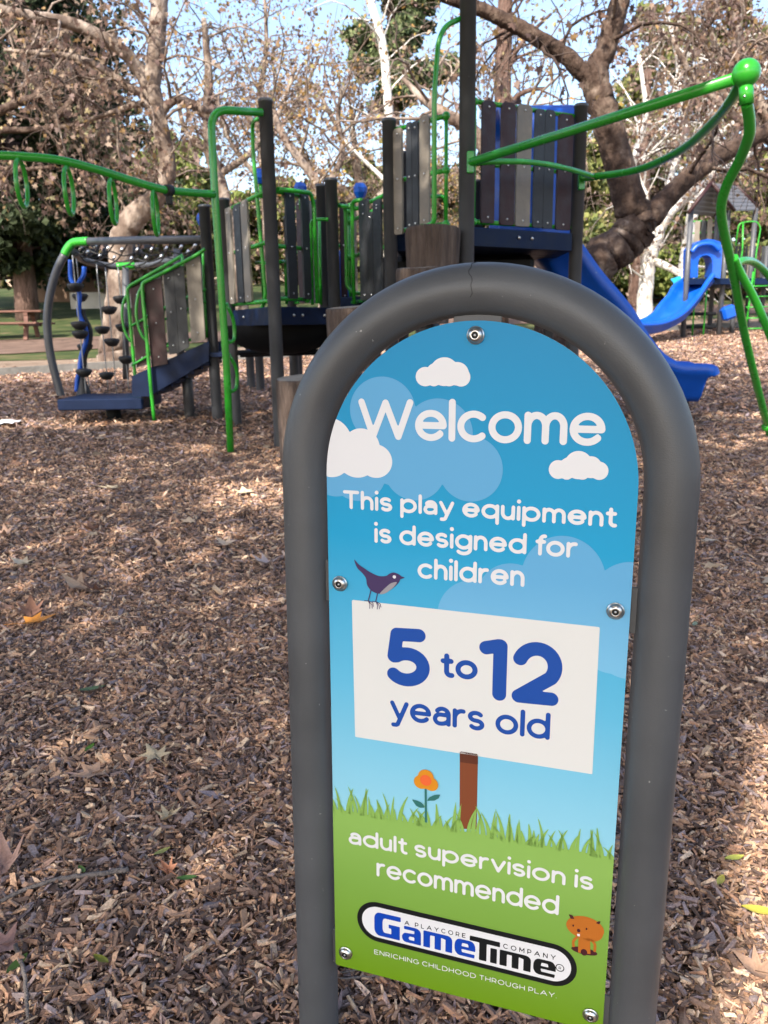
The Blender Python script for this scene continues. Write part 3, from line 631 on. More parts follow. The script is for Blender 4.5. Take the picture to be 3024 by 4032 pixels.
# --- the little animal looking out of its hole
decal(d_circ(circ_px(z3, [(1292, 1029, 54)])[:1] and [(*z3(1292, 1029), .088, .027)]), M_hole, 6, .005)
decal(d_poly([z3(1264, 965), z3(1320, 968), z3(1322, 1043), z3(1262, 1035)]), M_goph, 7, .005)
decal(d_circ([(*z3(1296, 917), .125, .088), (*z3(1320, 935), .085, .075), (*z3(1270, 905), .08, .07)]), M_goph, 7, .005)
decal(d_stroke([spl([z3(1256, 962), z3(1240, 980), z3(1240, 1004)], 6), spl([z3(1328, 975), z3(1343, 998), z3(1342, 1028)], 6)], .018), M_goph, 7, .004)
decal(d_poly([z3(1217, 850), z3(1236, 856), z3(1245, 873), z3(1226, 872)]), M_hole, 8, .004); decal(d_poly([z3(1348, 893), z3(1360, 884), z3(1373, 884), z3(1364, 899)]), M_hole, 8, .004)
decal(d_circ([(*z3(1239, 905), .006, .009), (*z3(1303, 921), .006, .009), (*z3(1265, 929), .011, .014)]), M_hole, 8, .003)
decal(d_poly([z3(1258, 944), z3(1271, 946), z3(1271, 957), z3(1258, 955)]), M_white, 8, .003)
decal(d_circ([(*z3(1291, 1034), .022, .026)]), M_hole, 8, .004)
# the panel's body: a thin plate behind the print
mi = len(ART_M); ART_M.append(mat('panel_edge', (.5, .52, .52), .5)); rim = [(-math.cos(a), -math.sin(a)) for a in np.linspace(0, PI, 65)]+[(1, PB), (-1, PB)]
nr = len(rim); v = [L3(x, y, -.0122) for x, y in rim]+[L3(x, y, .012) for x, y in rim]
ART.polys(np.array(v), [[i, (i+1) % nr, nr+(i+1) % nr, nr+i] for i in range(nr)]+[list(range(nr, 2*nr))[::-1]], mi)
ART.build('sign_panel', ART_M, sign)
for bx, by in ((0, -.913), (-1+.0864, .752), (1-.0864, .752), (-1+.0864, 3.716), (1-.0864, 3.716)):
    b = MB(); o = L3(bx, by, -.02); r = .0545*U
    b.lathe(o, [(r*1.0, 0), (r*1.0, .0016), (r*.97, .0021), (r*.86, .0022), (r*.86, .0030), (r*.82, .0046), (r*.70, .0064), (r*.52, .0078), (r*.40, .0084), (r*.38, .0080)], 32, (1, 0, 0), (0, 0, 1), (0, -1, 0))
    bo = b.build('bolt', M['steel'], sign)
    q = MB(); q.lathe(o, [(r*.385, .0079), (r*.385, .0056), (.0001, .0056)], 6, (1, 0, 0), (0, 0, 1), (0, -1, 0), smooth=False); q.build('socket', M['recess'], bo)
    q = MB(); q.lathe(o, [(r*.15, .0056), (r*.15, .0078), (.0001, .0080)], 12, (1, 0, 0), (0, 0, 1), (0, -1, 0)); q.build('pin', M['steel'], bo)
    t = MB()
    if abs(bx) > .1: t.box(L3(bx+math.copysign(.09, bx), by, .03), .20*U, .02*U, .30*U, bev=.001)
    else: t.box(L3(0, by-.10, .03), .30*U, .02*U, .18*U, bev=.001)
    t.build('bracket', M['frame'], sign)
# ------------------------------------------------------------------ the play structure behind the sign
q2 = lambda x, y: ((1000+x/1.659)/K, y/1.659/K)
q3 = lambda x, y: ((2024+x/1.659)/K, y/1.659/K)
q4 = lambda x, y: (x/1.659/K, (800+y/1.659)/K)
q5 = lambda x, y: ((700+x/2.07375)/K, (600+y/2.07375)/K)
q6 = lambda x, y: ((2224+x/2.07375)/K, (800+y/2.07375)/K)
play = thing('play_structure', 'grey post play structure with green tubes, plank barriers and a blue slide behind the sign', 'play structure', (0.2, 8.6, float(gz(8.6))))
PR = .0635
def post(px, py, D, topy, parent=play, r=PR, bottom=None, name='post'):
    p = at(px, py, D); zt = at(px, topy, D)[2]; zb = gz(D)-.15 if bottom is None else bottom; b = MB()
    b.lathe((p[0], p[1], 0), [(r, zb), (r, zt-.02), (r*1.07, zt-.02), (r*1.07, zt+.004), (r*.9, zt+.014), (.0001, zt+.016)], 24); b.build(name, M['post'], parent)
    return np.array([p[0], p[1], zt])
pA = post(590, 600, 7.8, 217); pP2 = post(457, 700, 9.5, 445); pP3 = post(498, 700, 9.2, 431); pP4 = post(718, 500, 8.7, 388); pP4b = post(697, 500, 9.7, 401)
pP5 = post(842, 400, 7.8, 260); pP6 = post(1009, 300, 7.1, -60, r=.067); pP7 = post(1249, 400, 8.2, 228); pP8 = post(1030, 420, 9.2, 392)
pB1 = post(632, 700, 10.6, 470); pB2 = post(1190, 520, 9.6, 250); pB3 = post(870, 520, 9.8, 330)
for px, D in ((536, 12.5), (556, 12.2), (640, 11.6)): post(px, 700, D, 690)
def tube(P, r, name, parent, m='green', n=12, closed=False):
    b = MB(); b.tube(P, r, n, closed=closed); return b.build(name, M[m], parent)
def deck(name, poly, z, th=.17, parent=play, m='navy', bolts=()):
    b = MB(); poly = [np.asarray(p[:2], float) for p in poly]; n = len(poly); c = sum(poly)/n; v = []
    for s, zz in ((1, z-th), (1, z-.012), (.992, z)): v += [(*(c+(p-c)*s), zz) for p in poly]
    fs = [[k*n+i, k*n+(i+1) % n, (k+1)*n+(i+1) % n, (k+1)*n+i] for k in range(2) for i in range(n)]+[list(range(2*n, 3*n)), list(range(n))[::-1]]
    b.polys(np.array(v), fs, 0)
    for q in bolts: b.ball(q, .016, 10, 1)
    return b.build(name, [M[m], M['steel']], parent)
zT1 = at(581, 662, 7.8)[2]; zT2 = at(1020, 494, 7.6)[2]; zMid = at(735, 643, 9.3)[2]
# left tower
d1 = [at(503, 668, 9.15), at(583, 668, 7.82), at(716, 668, 8.55), at(640, 668, 10.3)]
fb = lambda a, b, t, z: np.array([*(a+(b-a)*t)[:2], z])
nrm = lambda a, b: np.array([(b-a)[1], -(b-a)[0], 0])/np.linalg.norm((b-a)[:2])
deck('deck', d1, zT1, bolts=[fb(d1[1], d1[2], t, zT1-.08)+nrm(d1[1], d1[2])*.005 for t in (.36, .5, .87)]+[fb(d1[0], d1[1], .33, zT1-.08)+nrm(d1[0], d1[1])*.005])
b = MB(); c = at(620, 692, 9.0); v = []        # dark moulded bubble panel under the left deck
for k in range(9):
    f = k/8*PI/2
    for i in range(32): t = i*2*PI/32; v.append((c[0]-.05+.66*math.cos(f)*math.copysign(abs(math.cos(t))**.8, math.cos(t)), 9.0+.42*math.cos(f)*math.sin(t), zT1-.165-.32*math.sin(f)))
b.polys(np.array(v), [[k*32+i, (k+1)*32+i, (k+1)*32+(i+1) % 32, k*32+(i+1) % 32] for k in range(8) for i in range(32)], 0, True); b.build('bubble_panel', M['under'], play)
tube([at(505, 762, 9.4), at(700, 760, 9.0)], .03, 'cross_beam', play, 'under'); tube([at(520, 767, 10.4), at(820, 757, 9.8)], .03, 'cross_beam', play, 'under')
bb = MB()
for px in (556, 578): p = at(px, 757, 11.8); bb.box(p, .22, .22, .10, bev=.03)
bb.build('bongo_seat', M['blue'], play)
# barriers
def barrier(A, B, boards, rails, parent=play, off=.0, rr_=.021, name='barrier', span=(0, 1), th=.022):
    A = np.array([A[0], A[1], 0.]); B = np.array([B[0], B[1], 0.]); d = (B-A)/np.linalg.norm(B-A); n = nrm(A, B)
    if n@(CAM-A)*1. < 0: n = -n
    n[2] = 0; rb = MB(); L = []
    for (px, py) in rails:
        w = onplane(px, py, A, B); z = w[2]; p0 = A+(B-A)*span[0]; p1 = A+(B-A)*span[1]; rb.tube([np.array([*p0[:2], z])-n*.03, np.array([*p1[:2], z])-n*.03], rr_, 10); L.append(z)
        for pp in (p0, p1): rb.ball(np.array([*pp[:2], z])-n*.03, rr_*1.7, 10)
    zz = [q for q in L]
    for t_ in span:
        pp = A+(B-A)*t_; rb.tube([np.array([*pp[:2], min(zz)])-n*.03, np.array([*pp[:2], max(zz)])-n*.03], rr_*.8, 8)
    ro = rb.build(name, M['green'], parent)
    for (xl, xr, yt, yb, mt) in boards:
        l = onplane(xl, yt, A, B); r = onplane(xr, yt, A, B); cc = (l+r)/2; zt = cc[2]; D = cc[1]; zb = at((xl+xr)/2, yb, D)[2]; w = np.linalg.norm((r-l)[:2])
        b = MB(); h = zt-zb; W2 = w/2; ch = min(.03, w*.2)
        prof = [(-W2, 0.012), (-W2+.012, 0), (W2-.012, 0), (W2, .012), (W2, h-ch), (W2-ch, h), (-W2+ch, h), (-W2, h-ch)]
        o = np.array([cc[0], cc[1], zb]); v = [o+d*x+np.array([0, 0, z])+n*(th/2+.0) for x, z in prof]+[o+d*x+np.array([0, 0, z])-n*th/2 for x, z in prof]
        b.polys(np.array(v), [list(range(8)), list(range(8, 16))[::-1]]+[[i, 8+i, 8+(i+1) % 8, (i+1) % 8] for i in range(8)], 0)
        for z in [zt-.05, zb+.05]+L[1:2]:
            if zb < z < zt: b.ball(np.array([cc[0], cc[1], z])+n*(th/2-.002), .011, 8, 1)
        b.build('plank', [M[mt], M['steel']], ro)
    return ro
barrier(at(588, 450, 7.95), pP4, [(*[q5(870, 310)[0], q5(945, 310)[0], q5(0, 312)[1], q5(0, 1195)[1]], 'dark'), (q5(1000, 0)[0], q5(1060, 0)[0], q5(0, 327)[1], q5(0, 1200)[1], 'dark')], [q5(900, 330), q5(900, 770), q5(900, 1195)], span=(0, .55))
barrier(pP3, at(566, 400, 8.0), [(q5(383, 0)[0], q5(430, 0)[0], q5(0, 455)[1], q5(0, 1238)[1], 'beige'), (q5(455, 0)[0], q5(508, 0)[0], q5(0, 428)[1], q5(0, 1228)[1], 'dark'), (q5(515, 0)[0], q5(568, 0)[0], q5(0, 392)[1], q5(0, 1220)[1], 'beige')], [q5(450, 440), q5(450, 815), q5(480, 1240)], span=(0, 1))
barrier(at(748, 500, 9.1), pP5, [(q2(688, 0)[0], q2(748, 0)[0], q2(0, 1305)[1], q5(0, 1205)[1], 'dark'), (q2(750, 0)[0], q2(778, 0)[0], q2(0, 1385)[1], q5(0, 1205)[1], 'dark'), (q2(780, 0)[0], q2(832, 0)[0], q2(0, 1305)[1], q5(0, 1210)[1], 'dark')], [q2(760, 1310), q2(760, 1380), q5(1560, 805), q5(1580, 1205)])
barrier(pP5, pP6, [(q2(912, 0)[0], q2(968, 0)[0], q2(0, 838)[1], q2(0, 1532)[1], 'beige'), (q2(998, 0)[0], q2(1034, 0)[0], q2(0, 800)[1], q2(0, 1508)[1], 'dark'), (q2(1037, 0)[0], q2(1074, 0)[0], q2(0, 793)[1], q2(0, 1498)[1], 'dark'), (q2(1085, 0)[0], q2(1147, 0)[0], q2(0, 753)[1], q2(0, 1478)[1], 'beige')], [q2(980, 825), q2(980, 1165), q2(980, 1500)], span=(0, .72))
barrier(at(1028, 400, 7.6), pP7, [(1041, 1070, 218, 482, 'maroon'), (1083, 1114, 222, 486, 'maroon'), (1117.5, 1149, 226, 489, 'beige'), (1156, 1177, 236, 492, 'dark'), (1177.6, 1199, 238, 494, 'dark'), (1207, 1239, 247, 497, 'maroon')], [q3(120, 712), q3(125, 1100), q3(130, 1470)])
barrier(pB1, pP4b, [(x0, x0+13, 432, 655, m_) for x0, m_ in ((640, 'maroon'), (655, 'dark'), (670, 'dark'), (684, 'maroon'))], [(660, 440), (660, 540), (660, 652)], span=(0, 1))
barrier(pP4b, at(760, 500, 9.9), [(733, 745, 436, 648, 'maroon'), (757, 768, 436, 648, 'beige')], [(730, 442), (730, 530), (730, 645)], span=(0, 1))
b = MB(); c = at(737, 610, 10.3); b.lathe((c[0], c[1], 0), [(.16, c[2]-.55), (.19, c[2]-.5), (.19, c[2]+.28), (.15, c[2]+.36), (.0001, c[2]+.38)], 20); b.build('crawl_tube', M['blue'], play)
# right tower deck
d2 = [at(856, 520, 7.9), at(1018, 498, 7.45), at(1236, 506, 8.1), at(1180, 520, 9.6), at(890, 520, 9.8)]
deck('deck', d2, zT2, .16, bolts=[fb(d2[1], d2[2], t, zT2-.07)+nrm(d2[1], d2[2])*.004 for t in (.45, .58)])
deck('deck', [at(726, 644, 9.2), at(850, 644, 8.6), at(860, 644, 9.9), at(735, 644, 10.2)], zMid, .15)
b = MB(); b.box((.75, 8.75, zT2-.42), 1.6, .9, .5, bev=.05); b.build('deck_skirt', M['under'], play)
# green loop handholds and poles
H = lambda L, D: [at(*p, D) for p in L]
def dpath(L): return [at(x, y, d) for x, y, d in L]
fire = fillet(dpath([(566, 243, 7.72), (455, 236, 7.45), (464, 420, 7.45), (490, 800, 7.5), (498, 975, 7.55)]), .16, 8)
tube(fire, .034, 'fire_pole', play, n=14)
tube(fillet(dpath([(566, 254, 7.8), (545, 262, 8.2), (546, 320, 8.25), (574, 640, 8.3), (566, 668, 8.35), (545, 672, 8.5)]), .12, 6), .019, 'hand_pole', play)
tube(fillet(dpath([(1000, 38, 7.1), (962, 55, 7.05), (947, 88, 7.0), (938, 200, 7.0), (938, 480, 7.1), (920, 490, 7.15), (912, 488, 7.3)]), .15, 6), .021, 'hand_pole', play)
tube(fillet(dpath([(916, 486, 7.6), (916, 424, 7.6), (963, 424, 7.7), (963, 488, 7.7)]), .07, 6), .018, 'hand_loop', play)
tube(fillet(dpath([(q5(815, 300)[0], q5(0, 300)[1], 7.85), (*q5(1085, 330), 8.3), (*q5(1110, 420), 8.35), (*q5(1140, 1235), 8.35)]), .15, 6), .021, 'hand_loop', play)
tube(fillet(dpath([(*q5(1230, 548), 8.65), (*q5(1085, 545), 8.75), (*q5(1100, 1245), 8.8)]), .08, 6), .018, 'hand_loop', play)
tube(fillet(dpath([(*q5(1155, 560), 9.3), (*q5(1160, 900), 9.3), (*q5(1170, 1245), 9.3)]), .08, 6), .018, 'hand_loop', play)
tube(fillet(dpath([(*q5(820, 895), 8.2), (*q5(880, 890), 8.9), (*q5(890, 1240), 8.9)]), .08, 6), .018, 'hand_loop', play)
tube(fillet(dpath([(*q5(1305, 430), 8.75), (*q5(1370, 440), 8.9), (*q5(1380, 1090), 8.95), (*q5(1430, 1145), 8.95), (*q5(1500, 1155), 8.95)]), .12, 6), .02, 'hand_loop', play)
tube(fillet(dpath([(*q5(1500, 390), 8.6), (*q5(1425, 395), 8.7), (*q5(1425, 700), 8.75), (*q5(1440, 1235), 8.8)]), .15, 6), .021, 'hand_loop', play)
tube(dpath([(*q5(1305, 435), 8.8), (*q5(1490, 460), 8.7)]), .02, 'guard_rail', play)
tube(dpath([(*q5(640, 905), 8.6), (*q5(760, 900), 8.4)]), .018, 'guard_rail', play)
tube(fillet(dpath([(*q5(700, 905), 8.8), (*q5(690, 1000), 8.8), (*q5(705, 1250), 8.8)]), .05, 5), .018, 'guard_rail', play)
for P in ([q4(1478, 655), q4(1530, 765), q4(1532, 900), q4(1490, 910)], [q4(1492, 985), q4(1552, 1085), q4(1545, 1215), q4(1508, 1232)]): tube(fillet([at(*p, 7.55+.1*(i in (1, 2))) for i, p in enumerate(P)], .08, 6), .017, 'foot_loop', play)
# blue finials
for (x, y), D in ((q5(672, 195), 9.0), (q5(1000, 302), 9.6), (q5(1488, 312), 8.9), (q5(205, 548), 9.8)):
    p = at(x, y, D); b = MB(); b.lathe(p, [(.0001, -.085), (.045, -.075), (.072, -.02), (.075, .025), (.05, .07), (.0001, .08)], 7, smooth=False); fo = b.build('finial', M['blue'], play)
    tube([p-[0, 0, .22], p-[0, 0, .05]], .02, 'stem', fo)
# stepping logs climbing to the right tower
def log(px, py, D, w, zb_px, lean=0):
    c = at(px, py, D); r = w*K/2/F*D*1.01; zt = c[2]; zb = at(px, zb_px, D)[2] if zb_px else gz(D)-.1
    b = MB(); n = 40; rg = random.Random(int(px)); ph = [rg.uniform(0, 6.28) for _ in range(4)]; zs = np.concatenate([np.linspace(zb, zt-.03, 9), [zt-.008, zt]]); v = []
    for k, z in enumerate(zs):
        t = (z-zb)/(zt-zb); rr_ = r*(1.0-.07*(1-t)) if k < 9 else r*(.985 if k == 9 else .95)
        for i in range(n):
            a = i*2*PI/n; w_ = 1+.022*math.sin(5*a+ph[0])+.016*math.sin(9*a+ph[1]+t)+.012*math.sin(17*a+ph[2])
            v.append((c[0]+rr_*w_*math.cos(a), c[1]+rr_*w_*math.sin(a), z+.02*math.cos(a+ph[3])*(k > 7)))
    m = len(zs); fs = [[k*n+i, k*n+(i+1) % n, (k+1)*n+(i+1) % n, (k+1)*n+i] for k in range(m-1) for i in range(n)]
    b.polys(np.array(v), fs, 0, True)
    vt = v[-n:]; cc = np.mean(vt, 0); vv = list(vt); 
    for s in (.66, .33): vv += [tuple(cc+(np.array(p)-cc)*s+[0, 0, -.004*(s > .5)]) for p in vt]
    vv.append(tuple(cc)); f2 = [[k*n+i, k*n+(i+1) % n, (k+1)*n+(i+1) % n, (k+1)*n+i] for k in range(2) for i in range(n)]+[[2*n+i, 2*n+(i+1) % n, 3*n] for i in range(n)]
    b.polys(np.array(vv), f2, 1, True)
    b.build('stepping_log', [M['log'], M['logtop']], play)
log(934, 496, 7.0, 113, 590); log(914, 577, 6.75, 112, 700); log(764, 662, 7.0, 116, 800); log(652, 815, 7.1, 112, None)
for px, D in ((934, 7.0), (914, 6.75), (764, 7.0)):
    p = at(px, 700, D); b = MB(); b.tube([(p[0], p[1], gz(D)-.1), (p[0], p[1], at(px, 640 if px > 800 else 740, D)[2])], PR, 16); b.build('log_post', M['post'], play)
# ---- big green climber: ball on a bent leg, two arms back to the tower
arm = dpath([(1016, 351, 7.03), (1300, 262, 6.1), (1588, 170, 5.12)])
ab = MB(); ab.tube(arm, .035, 16); ab.box(at(1016, 351, 7.03), .06, .05, .17, bev=.008)
clim = ab.build('climber_arm', M['green'], play)
ball = at(1612, 158, 5.1); b = MB(); b.ball(ball, .079, 32); b.build('ball', M['green'], clim)
second = spl(dpath([(1256, 385, 8.0), (1290, 381, 7.9), (1380, 366, 7.5), (1470, 325, 6.7), (1540, 265, 5.9), (1580, 215, 5.4), (1603, 172, 5.14)]), 8)
b = MB(); b.tube(second, .032, 14); b.box(at(1256, 390, 8.02), .06, .05, .17, bev=.008); b.build('curved_arm', M['green'], clim)
tube(spl(dpath([(1022, 352, 7.0), (1080, 349, 7.1), (1150, 351, 7.3), (1220, 363, 7.6), (1283, 382, 7.9)]), 8), .024, 'curved_brace', clim)
b = MB(); c0, c1 = at(1611, 178, 5.1), at(1613, 226, 5.1); b.tube([c0, c1], .041, 20); b.ball(at(1608, 208, 5.04), .009, 8, 1); b.build('collar', [M['green'], M['steel']], clim)
leg = spl(dpath([(1613, 222, 5.1), (1619, 262, 5.2), (1617, 296, 5.3), (1598, 345, 5.5), (1570, 400, 5.7), (1558, 446, 5.85), (1562, 490, 6.0), (1574, 545, 6.2), (1588, 612, 6.45), (1605, 705, 6.8), (1627, 800, 7.2), (1659, 925, 7.9), (1664, 945, 8.0)]), 8)
tube(leg, .034, 'bent_leg', clim, n=18)
tube(spl(dpath([(1585, 556, 6.25), (1600, 590, 6.35), (1632, 650, 6.5), (1662, 722, 6.6), (1700, 830, 6.8), (1740, 950, 7.2)]), 8), .032, 'bent_leg', clim, n=16)
tube(spl(dpath([(1588, 572, 6.3), (1606, 563, 6.4), (1630, 568, 6.6), (1660, 596, 6.8), (1700, 660, 7.0)]), 8), .03, 'foot_loop', clim, n=14)
p = at(1656, 922, 7.86); b = MB(); b.ball(p, .05, 14); b.build('foot_joint', M['green'], clim)
# ---- overhead ring ladder on the left
beam = spl(dpath([(-120, 338, 6.3), (0, 336, 6.35), (60, 339, 6.4), (128, 346, 6.5), (205, 365, 6.65), (290, 392, 6.85), (355, 410, 7.0), (410, 416, 7.2), (462, 420, 7.42)]), 6)
lad = tube(beam, .032, 'overhead_beam', play, n=16)
for (x, y0, y1, D) in ((-62, 337, 438, 6.32), (41, 345, 448, 6.38), (144, 362, 464, 6.5), (240, 388, 484, 6.7), (332, 412, 508, 6.95)):
    c0 = at(x, y0, D); c1 = at(x+1, y1, D); zc, hz = (c0[2]+c1[2])/2, abs(c0[2]-c1[2])/2; yaw = .22
    P = [(c0[0]-.012*math.sin(t), c0[1]+.12*math.sin(t), zc+hz*math.cos(t)) for t in np.linspace(0, 2*PI, 33)[:-1]]
    tube(P, .017, 'ring_rung', lad, closed=True, n=10)
b = MB(); a0, a1 = at(358, 411, 7.0), at(370, 412, 7.05); b.tube([a0, a1], .046, 16); b.box((a0+a1)/2-[0, 0, .075], .05, .05, .08, bev=.01); b.build('clamp', M['black'], lad)
# ---- transfer stair
def thing_part(name, parent):
    o = bpy.data.objects.new(name, None); COL.objects.link(o); o.empty_display_size = .1; o.parent = parent; o.matrix_parent_inverse = PINV.get(parent.name, Matrix()); return o
def stair():
    Dn, Df = 9.35, 10.15
    sn = [q4(860, 1130), q4(1365, 900), q4(1365, 1030), q4(975, 1262), q4(862, 1262)]
    b = MB()
    L = lambda D: [at(*p, D) for p in sn]
    N_, F_ = L(Dn), [np.array([p[0], Df, p[2]]) for p in L(Dn)]
    so_ = thing_part('stair', play)
    for base_, th in ((N_, .03), (F_, .03)):
        b = MB(); v = [np.array(p) for p in base_]+[np.array(p)+[0, th, 0] for p in base_]; b.polys(np.array(v), [list(range(5)), list(range(5, 10))[::-1]]+[[i, 5+i, 5+(i+1) % 5, (i+1) % 5] for i in range(5)], 0); b.build('stringer', M['navy'], so_)
    x0, x1, z0, z1_ = N_[0][0], N_[1][0], N_[0][2], N_[1][2]
    n = 5
    for k in range(n):
        t = k/(n-1); s = MB(); xx = x0+.12+(x1-x0-.2)*t; zz = z0-.16+(z1_-z0)*t; s.box((xx+.10, (Dn+Df)/2+.015, zz), .28, Df-Dn-.04, .05, bev=.006); s.box((xx-.03, (Dn+Df)/2+.015, zz-.09), .02, Df-Dn-.05, .14); s.build('step', M['navy'], so_)
    pl0, pl1 = at(*q4(488, 1290), 9.9), at(*q4(958, 1290), 9.55)
    pf = MB(); cx = (pl0+pl1)/2; pf.box((cx[0], 9.78, at(*q4(700, 1262), 9.8)[2]-.06), pl1[0]-pl0[0], .85, .13, bev=.012); pf.build('platform', M['navy'], so_)
    pc = at(*q4(735, 1300), 9.8); pb = MB(); pb.tube([(pc[0], 9.8, gz(9.8)-.1), (pc[0], 9.8, pc[2])], .09, 16); pb.build('platform_foot', M['under'], so_)
    tp = at(*q4(1205, 1000), 9.7); pb = MB(); pb.tube([(tp[0], 9.75, gz(9.75)-.1), (tp[0], 9.75, tp[2]-.02)], PR, 18); pb.build('post', M['post'], so_)
    A, B = np.array([x0-.2, Dn-.03, 0]), np.array([x1+.1, Dn-.03, 0])
    def plank(xl, xr, ytl, ytr, ybl, ybr, mt, AA, BB, nn):
        P = [onplane(*q4(xl, ytl), AA, BB), onplane(*q4(xr, ytr), AA, BB), onplane(*q4(xr, ybr), AA, BB), onplane(*q4(xl, ybl), AA, BB)]
        P[3][0] = P[0][0]; P[2][0] = P[1][0]
        v = P+[p+np.array([0, .022, 0]) for p in P]; b = MB(); b.polys(np.array(v), [[3, 2, 1, 0], [4, 5, 6, 7]]+[[i, (i+1) % 4, 4+(i+1) % 4, 4+i] for i in range(4)], 0)
        c = sum(P)/4
        for dz in (0, .40*(P[0][2]-P[3][2]), -.40*(P[0][2]-P[3][2])): b.ball(c+np.array([0, -.003, dz]), .011, 8, 1)
        b.build('plank', [M[mt], M['steel']], so_)
    plank(945, 1052, 515, 490, 1070, 1050, 'maroon', A, B, 1); plank(1065, 1130, 440, 428, 990, 980, 'dark', A, B, 1); plank(1132, 1198, 422, 408, 975, 940, 'dark', A, B, 1); plank(1212, 1305, 362, 335, 915, 890, 'beige', A, B, 1)
    A2, B2 = np.array([x0-.2, Df, 0]), np.array([x1+.1, Df, 0])
    plank(850, 930, 560, 525, 1075, 1050, 'maroon', A2, B2, 1); plank(1000, 1050, 490, 470, 1000, 980, 'dark', A2, B2, 1); plank(1060, 1085, 470, 460, 960, 950, 'beige', A2, B2, 1); plank(1300, 1345, 400, 390, 850, 840, 'dark', A2, B2, 1)
    T = lambda L, D, r=.02, nm='handrail': tube(spl([at(*q4(*p), D) for p in L], 5), r, nm, so_)
    T([(1008, 1418), (985, 1200), (960, 900), (935, 640), (930, 540), (945, 515), (985, 495), (1150, 410), (1290, 335), (1340, 298)], Dn-.07, .021)
    T([(897, 1350), (880, 1100), (858, 850), (838, 640), (832, 570), (850, 540), (900, 510), (1050, 425), (1195, 340)], Df+.05, .021)
    T([(930, 545), (905, 590), (890, 690), (897, 780), (925, 860), (958, 900)], Dn-.07, .017)
    T([(834, 590), (808, 640), (797, 720), (808, 810), (830, 870), (855, 905)], Df+.05, .017)
    for y0, y1 in ((800, 560), (870, 640), (1040, 880)): T([(955, y0-60), (1120, y0-130), (1345, y1)], Dn+.03, .015, 'side_rail')
    for y0, y1 in ((800, 560), (1060, 880)): T([(860, y0), (1100, y0-130), (1345, y1)], Df-.02, .015, 'side_rail')
    T([(1190, 345), (1200, 600), (1215, 895)], Df-.02, .018, 'side_rail'); T([(1325, 310), (1335, 600), (1352, 880)], Dn+.1, .016, 'side_rail')
stair()
# ---- net and pod climber at the far left
arch = MB(); ga = [at(*q4(1335, 238), 10.6), at(*q4(900, 242), 11.2), at(*q4(575, 250), 11.7)]
arch.tube(ga, .052, 18); ar = arch.build('arch_beam', M['post'], play)
tube(spl([at(*q4(*p), d) for p, d in (((580, 249), 11.7), ((520, 252), 11.75), ((475, 262), 11.8), ((440, 300), 11.8), ((422, 335), 11.8))], 5), .060, 'elbow', ar, n=16)
tube(spl([at(*q4(*p), 11.8) for p in ((424, 332), (375, 430), (335, 560), (312, 700), (310, 830), (325, 960), (352, 1090), (385, 1210), (410, 1300))], 5), .058, 'curved_post', ar, 'post', 18)
ringp = [at(*q4(*p), d) for p, d in (((490, 320), 11.9), ((530, 365), 12.2), ((640, 398), 12.6), ((760, 415), 12.8), ((880, 410), 12.9), ((1000, 398), 12.7), ((1110, 375), 12.2), ((1180, 360), 11.6))]
tube(spl(ringp, 6), .05, 'ring_beam', ar, 'post', 14); tube(spl(ringp[3:5], 6), .058, 'coupling', ar, 'green', 14)
tube([at(*q4(820, 420), 12.8), at(*q4(822, 1150), 12.8)], .05, 'ring_post', ar, 'post')
tube([at(*q4(1160, 300), 11.4), at(*q4(1180, 1000), 11.4)], .055, 'ring_post', ar, 'post')
net = MB(); top = [ga[0]+(ga[2]-ga[0])*t for t in np.linspace(.02, .98, 9)]; bot = spl(ringp, 6); 
for k, p in enumerate(top):
    q = bot[int((1-k/8)*(len(bot)-1))]
    for dq in (1,):
        e = bot[min(len(bot)-1, max(0, int((1-k/8)*(len(bot)-1))+dq*2-3))]; mid = (p+e)/2-[0, 0, .09]; net.tube(spl([p, mid, e], 6), .011, 6)
for s in (.25, .5, .75): net.tube(spl([p+(bot[int((1-k/8)*(len(bot)-1))]-p)*s-np.array([0, 0, .06+.05*(k % 2)]) for k, p in enumerate(top)], 4), .010, 6)
no = net.build('rope_net', M['black'], ar); cl = MB()
for k, p in enumerate(top):
    for s in (.03, .33, .66): e = p+(bot[int((1-k/8)*(len(bot)-1))]-p)*s; cl.tube([e-[.02, 0, .03], e+[.02, 0, .03]], .018, 8)
cl.build('net_clips', M['steel'], no)
def chain(x, D, y0, y1, pods):
    p0, p1 = at(*q4(x, y0), D), at(*q4(x, y1), D); P = [np.array([p0[0], D, z]) for z in np.linspace(p0[2], gz(D)-.02, 14)]
    co = tube(P, .009, 'pod_chain', ar, 'chain', 6)
    for px, py in pods:
        c = at(*q4(px, py), D); c[0] = p0[0]; b = MB(); b.lathe(c, [(.0001, -.075), (.06, -.065), (.10, -.02), (.115, .02), (.10, .04), (.04, .05), (.0001, .05)], 16); b.build('pod', M['black'], co)
chain(473, 11.6, 340, 1200, [(475, 545), (475, 795), (475, 855), (475, 1105)]); chain(497, 12.0, 340, 1200, [(497, 612), (512, 940)]); chain(630, 12.4, 400, 1180, [(635, 825), (627, 1125)])
chain(688, 12.0, 420, 1150, [(693, 695), (690, 905)]); chain(771, 12.2, 420, 1150, [(765, 627), (775, 810), (775, 1020)])
tw = [at(*q4(*p), 11.7) for p in ((550, 415), (545, 470), (508, 535), (520, 600), (515, 690), (522, 740), (560, 820), (562, 900), (530, 1000), (520, 1090), (505, 1150), (500, 1230))]
tube(spl(tw, 6), .032, 'wave_pole', ar, 'blue', 12)
tube(spl([p+[.04, .05, 0] for p in tw[4:]], 6), .035, 'wave_pole_sleeve', ar, 'black', 10)
tube(spl([at(*q4(*p), 11.6) for p in ((458, 370), (460, 480), (480, 530), (500, 560))], 6), .03, 'wave_pole', ar, 'blue', 12)
